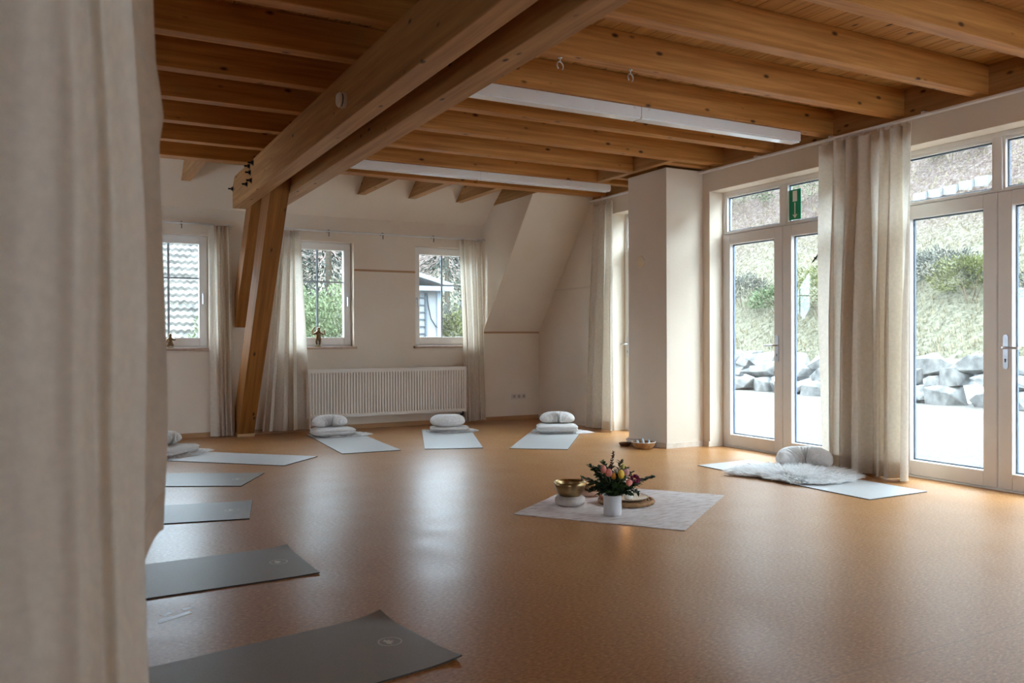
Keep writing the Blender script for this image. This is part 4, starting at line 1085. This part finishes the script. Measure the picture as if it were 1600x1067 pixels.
E_ = [(0, 1), (1, 2), (2, 3), (3, 4), (4, 5), (2, 6), (6, 7), (7, 8), (8, 9), (9, 10), (2, 11), (11, 12), (12, 13), (13, 14), (0, 15), (15, 16), (16, 17), (0, 18), (18, 19), (19, 20)]
Rr = [.085, .075, .095, .04, .075, .03, .05, .035, .03, .028, .025, .05, .035, .03, .03, .065, .045, .04, .065, .045, .035]
figurine((2.83, YB + 0.045, WZ0 + 0.0012), 0.27, E_, V, Rr, 0.16, 'dancing bronze statuette with raised arms on the middle back sill')
V2 = [(0, 0, .30), (0, 0, .45), (0, 0, .60), (0, 0, .68), (0, 0, .80), (0, 0, .95), (-.14, 0, .56), (-.24, -.03, .44), (-.17, -.08, .34), (.14, 0, .56), (.26, -.03, .50), (.33, -.05, .62), (.12, -.05, .22), (.20, -.08, .12), (-.12, -.05, .22), (-.2, -.08, .12), (0, -.06, .16)]
E2 = [(0, 1), (1, 2), (2, 3), (3, 4), (4, 5), (2, 6), (6, 7), (7, 8), (2, 9), (9, 10), (10, 11), (0, 12), (12, 13), (0, 14), (14, 15), (0, 16)]
R2 = [.11, .10, .10, .05, .10, .035, .055, .04, .035, .055, .04, .035, .075, .06, .075, .06, .05]
figurine((1.085, YB + 0.045, WZ0 + 0.0012), 0.185, E2, V2, R2, 0.26, 'seated bronze statuette on the sill beside the close curtain')

# ------------------------------------------------------------------ outside
TER = plain('terrace_gravel', (0.084, 0.073, 0.063), 0.9, 0, 0.2, 0.4, 22, 0.5, 40)
MB().box(XR + 0.32, 15.0, -14, 40, -0.5, -0.11).box(-16, XR + 0.32, YB + 0.3, 40, -0.5, -0.11).build('terrace', TER, kind='structure')
MB().box(XR + 0.30, 7.25, -1, 9.2, -0.11, -0.04).build('trim_5', plain('step_slab', (0.187, 0.194, 0.202), 0.8, 0, 0.3, 0.15, 12), kind='structure')
def hill_z(x, y):
    h = 0.70 + 0.80 * (x - 15.0)
    hb = -0.3 + 0.55 * (y - 30)
    h = max(h, hb) if y > 28 else h
    return h + 0.30 * noise.noise(Vector((x * 0.35, y * 0.35, 2))) + 0.12 * noise.noise(Vector((x * 1.3, y * 1.3, 7)))
def hill_mat():
    M, n, out = newmat('hillside'); b = principled(n, out, (0.3, 0.28, 0.16), 1.0, 0, 0.1)
    tc = n.nodes.new('ShaderNodeTexCoord')
    t = noise_node(n, 11, 8, tc.outputs['Object'], 0.78)
    g = ramp(n, t.outputs['Fac'], [(0.34, (0.015, 0.016, 0.010)), (0.45, (0.115, 0.108, 0.075)), (0.54, (0.175, 0.162, 0.115)), (0.70, (0.27, 0.255, 0.20))])
    l = ramp(n, t.outputs['Fac'], [(0.34, (0.012, 0.009, 0.008)), (0.46, (0.085, 0.058, 0.048)), (0.56, (0.135, 0.105, 0.092)), (0.70, (0.24, 0.225, 0.21))])
    sp = n.nodes.new('ShaderNodeSeparateXYZ'); n.links.new(tc.outputs['Object'], sp.inputs[0])
    t2 = noise_node(n, 0.5, 4, tc.outputs['Object'])
    ad = n.nodes.new('ShaderNodeMath'); ad.operation = 'MULTIPLY_ADD'; ad.inputs[1].default_value = 4.0
    n.links.new(t2.outputs['Fac'], ad.inputs[0]); n.links.new(sp.outputs['Z'], ad.inputs[2])
    mr = n.nodes.new('ShaderNodeMapRange'); mr.inputs[1].default_value = 4.6; mr.inputs[2].default_value = 6.8
    n.links.new(ad.outputs[0], mr.inputs[0])
    mx = n.nodes.new('ShaderNodeMix'); mx.data_type = 'RGBA'
    n.links.new(mr.outputs[0], mx.inputs['Factor']); n.links.new(g.outputs[0], mx.inputs[6]); n.links.new(l.outputs[0], mx.inputs[7])
    n.links.new(mx.outputs[2], b.inputs['Base Color'])
    bump(n, b, t.outputs['Fac'], 0.8, 0.15)
    return M
HILL = hill_mat()
b = MB(); nx, ny = 90, 150
b.grid(lambda i, j: (lambda x, y: Vector((x, y, hill_z(x, y))))(14.9 + 31 * (i / nx) ** 1.3, -14 + 66 * j / ny), nx, ny)
b.build('hillside', HILL, smooth=True, kind='structure')
b = MB()
b.grid(lambda i, j: (lambda x, y: Vector((x, y, -0.2 + 0.55 * max(0, y - 30) + 0.3 * noise.noise(Vector((x * .3, y * .3, 4))))))(-25 + 40 * i / 60, 30 + 22 * j / 40), 60, 40)
b.build('hillside_back', HILL, smooth=True, kind='structure')
# grass on the slope
GR = plain('dry_grass', (0.166, 0.137, 0.086), 0.9, 0, 0.1, 0.35, 2)
rg = random.Random(4); b = MB()
for _ in range(14000):
    x = 15 + 8.0 * rg.random() ** 1.4; y = rg.uniform(-2, 26); z = hill_z(x, y)
    for k in range(4):
        a = rg.uniform(0, 2 * pi); L = rg.uniform(0.05, 0.17); p = Vector((x + rg.uniform(-.06, .06), y + rg.uniform(-.06, .06), z - 0.02))
        d = Vector((cos(a) * .5 - .25, sin(a) * .5, 1)).normalized() * L; s = Vector((-sin(a), cos(a), 0)) * 0.008
        b.bm.faces.new([b.bm.verts.new(q) for q in (p - s, p + s, p + d)])
o = b.build('grass', GR, recalc=False, kind='stuff'); tag(o, 'dry pale grass growing over the steep slope outside', 'grass')

# boulders of the low retaining wall
ROCK = plain('limestone', (0.127, 0.122, 0.116), 0.9, 0, 0.2, 0.5, 5, 0.8, 12)
rg = random.Random(12)
def rock(x, y, z, sx, sy, sz):
    b = MB()
    for _ in range(22):
        p = Vector((rg.uniform(-1, 1), rg.uniform(-1, 1), rg.uniform(-1, 1)))
        m_ = max(abs(p.x), abs(p.y), abs(p.z)); p = p / m_ * rg.uniform(0.82, 1.0)
        b.bm.verts.new((p.x * sx, p.y * sy, p.z * sz))
    h = bmesh.ops.convex_hull(b.bm, input=b.bm.verts)
    bmesh.ops.delete(b.bm, geom=[v for v in h['geom_interior'] if isinstance(v, bmesh.types.BMVert)], context='VERTS')
    o = b.build('boulder', ROCK, bevel=0.02); o.location = (x, y, z); o.rotation_euler = (rg.uniform(-.1, .1), rg.uniform(-.15, .15), rg.uniform(-.25, .25))
    return tag(o, 'grey boulder in the low retaining wall across the terrace', 'boulder', 'boulders of the retaining wall')
for c, (z, x) in enumerate(((0.02, 14.45), (0.32, 14.60), (0.60, 14.80))):
    y = 1.0 + 0.3 * c
    while y < 22:
        w = rg.uniform(0.20, 0.52); h = rg.uniform(0.15, 0.24)
        rock(x + rg.uniform(-.08, .08), y + w, z + rg.uniform(-.03, .05), rg.uniform(0.26, 0.36), w * 1.02, h)
        y += 2 * w
b = MB()
for k in range(5):
    yy = 12.75 + 0.36 * k; xx = lerp(20.35, 19.95, k / 4); zz = hill_z(xx, yy + 0.17)
    b.box(xx, xx + 0.25, yy, yy + 0.345, zz - 0.3, zz + 0.24 - 0.02 * (k % 2))
o = b.build('path_curb', plain('pale_concrete', (0.150, 0.146, 0.142), 0.9)); tag(o, 'pale concrete curb crossing the leafy slope', 'curb')
o = MB().tube([(17.9, 14.0, 3.25), (17.5, 12.7, 2.97), (17.2, 10.5, 2.42), (17.1, 8.0, 1.95)], 0.012, 6).build('fence_wire', DARKM); tag(o, 'thin wire strung over the grassy slope', 'wire')
for k, (x, y) in enumerate(((17.9, 14.0), (17.1, 8.0))):
    z = hill_z(x, y); o = MB().tube([(x, y, z - 0.2), (x, y, (3.3, 2.0)[k])], 0.03, 6).build('fence_stake', TW)
    tag(o, ['wire stake up on the slope at the far end', 'wire stake on the slope at the near end'][k], 'stake')

def bush(x, y, z, rx, ry, rz2, n, mat, label, seed, L=0.10, w=0.05, stems=5, group=None):
    rg = random.Random(seed)
    root = thing('bush', label, 'bush', (x, y, z), 0, group)
    b = MB()
    for k in range(n):
        a = rg.uniform(0, 2 * pi); e = math.asin(rg.uniform(-0.35, 1)); r = rg.uniform(0.35, 1) ** 0.5
        d = Vector((cos(a) * cos(e), sin(a) * cos(e), sin(e)))
        q = 1 + 0.35 * noise.noise(d * 2.2 + Vector((seed, 0, 0)))
        p = Vector((d.x * rx * r * q, d.y * ry * r * q, rz2 * 0.45 + d.z * rz2 * 0.6 * r * q))
        if p.z < 0.02: p.z = rg.uniform(0.02, 0.2)
        leaf(b, p, d + Vector((rg.uniform(-.8, .8), rg.uniform(-.8, .8), rg.uniform(-.4, .8))), Vector((rg.uniform(-1, 1), rg.uniform(-1, 1), 1)), L * rg.uniform(.6, 1.3), w * rg.uniform(.7, 1.2))
    o = b.build('foliage', mat, recalc=False); o.parent = root
    b = MB()
    for k in range(stems):
        a = 2 * pi * k / stems + rg.uniform(-.3, .3)
        b.tube([(0, 0, -0.1), (cos(a) * rx * 0.3, sin(a) * ry * 0.3, rz2 * 0.4), (cos(a) * rx * 0.65, sin(a) * ry * 0.65, rz2 * 0.85)], [0.012, 0.009, 0.004], 5)
    o = b.build('stems', TW); o.parent = root
    return root
BG1 = plain('bush_olive', (0.086, 0.090, 0.032), 0.8, 0, 0.2, 0.4, 3)
BG2 = plain('bush_green', (0.079, 0.104, 0.050), 0.8, 0, 0.2, 0.4, 3)
BG3 = plain('bush_grey', (0.072, 0.072, 0.061), 0.8, 0, 0.2, 0.4, 3)
BG4 = plain('bush_pale', (0.108, 0.130, 0.068), 0.8, 0, 0.2, 0.4, 3)
for k, (x, y, rx, ry, h, n, mt, lb) in enumerate((
    (16.9, 11.7, .7, 1.0, 0.9, 900, BG3, 'dark grey bush low on the slope, seen through the right double door'),
    (16.5, 10.7, .6, .8, 1.0, 800, BG1, 'olive bush low on the slope beside the dark grey bush'),
    (16.1, 14.2, .7, .9, 1.3, 1000, BG1, 'olive bush above the boulders, seen through the right leaf of the far double door'),
    (16.4, 15.9, .6, .9, 0.7, 700, BG2, 'green bush above the boulders, seen through the left leaf of the far double door'),
    (16.8, 17.6, .7, .9, 0.9, 800, BG3, 'grey bush on the slope near the far jamb of the far double door'),
    (16.3, 8.9, .6, .7, 0.8, 700, BG3, 'grey bush on the slope right of the olive bush'),
    (20.6, 18.6, .8, 1.0, 1.3, 900, BG4, 'yellow-green bush high on the slope behind the exit sign'),
    (21.0, 22.0, .9, 1.2, 1.4, 900, BG2, 'green bush high on the slope left of the exit sign'),
    (21.7, 14.6, .7, .9, 1.0, 700, BG4, 'yellow-green bush high on the slope above the concrete curb'))):
    bush(x, y, hill_z(x, y) - 0.1, rx, ry, h, int(n * 3.2), mt, lb, 30 + k, 0.075, 0.028, group='bushes on the slope')
# trees and hedge behind the house
for k, (x, y, rx, ry, h, n, mt, lb) in enumerate((
    (5.0, 17.0, 1.1, .9, 2.2, 2600, BG4, 'bright green bush filling the lower part of the middle back window'),
    (3.2, 18.3, 1.0, .9, 1.9, 1800, BG4, 'bright green bush at the left side of the middle back window'),
    (4.95, 20.0, .9, .9, 2.3, 1800, BG2, 'taller green bush standing behind the bright green bushes'),
    (8.45, 18.6, .4, .5, 1.9, 700, BG1, 'narrow dark climbing bush at the right corner of the white shed'),
    (9.9, 21.5, 1.5, 1.4, 2.2, 1800, BG3, 'grey leafless bush right of the white shed'))):
    bush(x, y, -0.12, rx, ry, h, int(n * 2.6), mt, lb, 60 + k, 0.085, 0.036, group='bushes behind the house')
def tree(x, y, h, r, mat, label, seed, n=6500):
    rg = random.Random(seed); root = thing('tree', label, 'tree', (x, y, -0.12), 0, 'trees behind the house')
    o = MB().tube([(0, 0, 0), (0.05, 0, h * .4), (0, .05, h * .95)], [0.16, 0.11, 0.02], 8).build('trunk', TW); o.parent = root
    b = MB()
    for _ in range(n):
        t = rg.uniform(0.12, 1) ; a = rg.uniform(0, 2 * pi); rr = r * (1 - t) ** 0.7 * rg.uniform(.25, 1) + 0.05
        p = Vector((cos(a) * rr, sin(a) * rr, h * t))
        leaf(b, p, Vector((cos(a), sin(a), -0.35 + rg.uniform(-.4, .4))), Vector((0, 0, 1)), rg.uniform(.12, .26), 0.05)
    o = b.build('crown', mat, recalc=False); o.parent = root
FIR = plain('fir_green', (0.047, 0.058, 0.047), 0.9, 0, 0.2, 0.4, 3)
for k, (x, y, h, r, lb) in enumerate(((5.4, 24.0, 7.5, 1.35, 'dark fir behind the bright bushes, left of the window bar'), (7.5, 26.6, 8.5, 1.6, 'dark fir behind the bright bushes, right of the window bar'), (10.0, 29.5, 7, 1.5, 'dark fir behind the white shed'), (5.6, 29.0, 9, 1.7, 'dark fir beside the tiled roof'), (13.4, 30.5, 8, 1.7, 'dark fir far behind the terrace'))):
    tree(x, y, h, r, FIR, lb, 90 + k)
# neighbouring house with tiled roof
nh = thing('house', 'neighbouring house whose tiled roof fills the left back window', 'house', (-1.0, 24, -0.11))
WH = plain('render_white', (0.216, 0.216, 0.209), 0.9)
o = MB().box(-7, 3.1, 21.8, 30, -0.11, 1.2).build('wall', WH); pk(o, nh)
TILE = plain('old_roof_tiles', (0.115, 0.108, 0.098), 0.85, 0, 0.2, 0.45, 3.2)
b = MB()
rows, per = 26, 0.17
for r in range(rows):
    ya, za = 21.4 + r * 0.205, 0.95 + r * 0.187; yb_, zb_ = ya + 0.26, za + 0.237
    n = int(10.8 / per * 6)
    g = b.grid(lambda i, j: Vector((-7.4 + i * per / 6, (ya, yb_)[j] - 0.0, (za, zb_ - 0.06)[j] + 0.020 * sin(2 * pi * i / 6 + 0.6 * sin(r * 5.1)) + 0.012 * noise.noise(Vector((i * 0.13, r * 1.7, 0))) + (0.05 if j == 0 else 0.0))), n, 1)
    for i in range(n):
        b.bm.faces.new([g[i][0], g[i + 1][0], b.bm.verts.new(g[i + 1][0].co + Vector((0, 0.02, -0.06))), b.bm.verts.new(g[i][0].co + Vector((0, 0.02, -0.06)))])
o = b.build('roof', TILE, recalc=False); pk(o, nh)
o = MB().tube([(-7.4, 21.36, 0.93), (3.4, 21.36, 0.93)], 0.07, 8).build('gutter', plain('zinc', (0.3, 0.31, 0.33), 0.5, 0.5)); pk(o, nh)
# white shed
shd = thing('shed', 'white garden shed with dark lattice window and flat pale roof', 'shed', (6.9, 18.5, -0.11))
pk(MB().box(6.25, 7.70, 18.0, 20.5, -0.11, 2.25).build('wall', plain('shed_white', (0.202, 0.205, 0.209), 0.8)), shd)
pk(MB().box(7.66, 7.78, 17.94, 18.06, -0.11, 2.25).build('corner_post', plain('shed_grey', (0.22, 0.25, 0.29), 0.7)), shd)
b = MB().prism([(6.2, 2.80), (7.95, 2.32), (7.95, 2.42), (6.2, 2.90)], 'Y', 17.7, 20.8)
pk(b.build('roof', plain('roof_pale', (0.158, 0.148, 0.144), 0.8)), shd)
pk(MB().prism([(6.2, 2.24), (7.95, 2.24), (7.95, 2.34), (6.2, 2.34)], 'Y', 17.66, 17.9).build('gutter', plain('shed_grey', (0.22, 0.25, 0.29), 0.7)), shd)
lat = MB()
for xx in (6.75, 7.05, 7.36): lat.box(xx, xx + 0.04, 17.95, 17.998, 0.9, 2.2)
for k in range(8): lat.box(6.75, 7.40, 17.956, 17.996, 0.92 + k * 0.165, 0.94 + k * 0.165)
pk(lat.build('lattice', plain('shed_dark', (0.06, 0.075, 0.09), 0.7)), shd)
pk(MB().tube([(7.40, 17.97, 2.2), (7.43, 17.95, 1.9), (7.50, 17.95, 1.6), (7.62, 17.95, 1.42), (7.70, 17.95, 1.38)], 0.012, 6).build('cable', DARKM), shd)
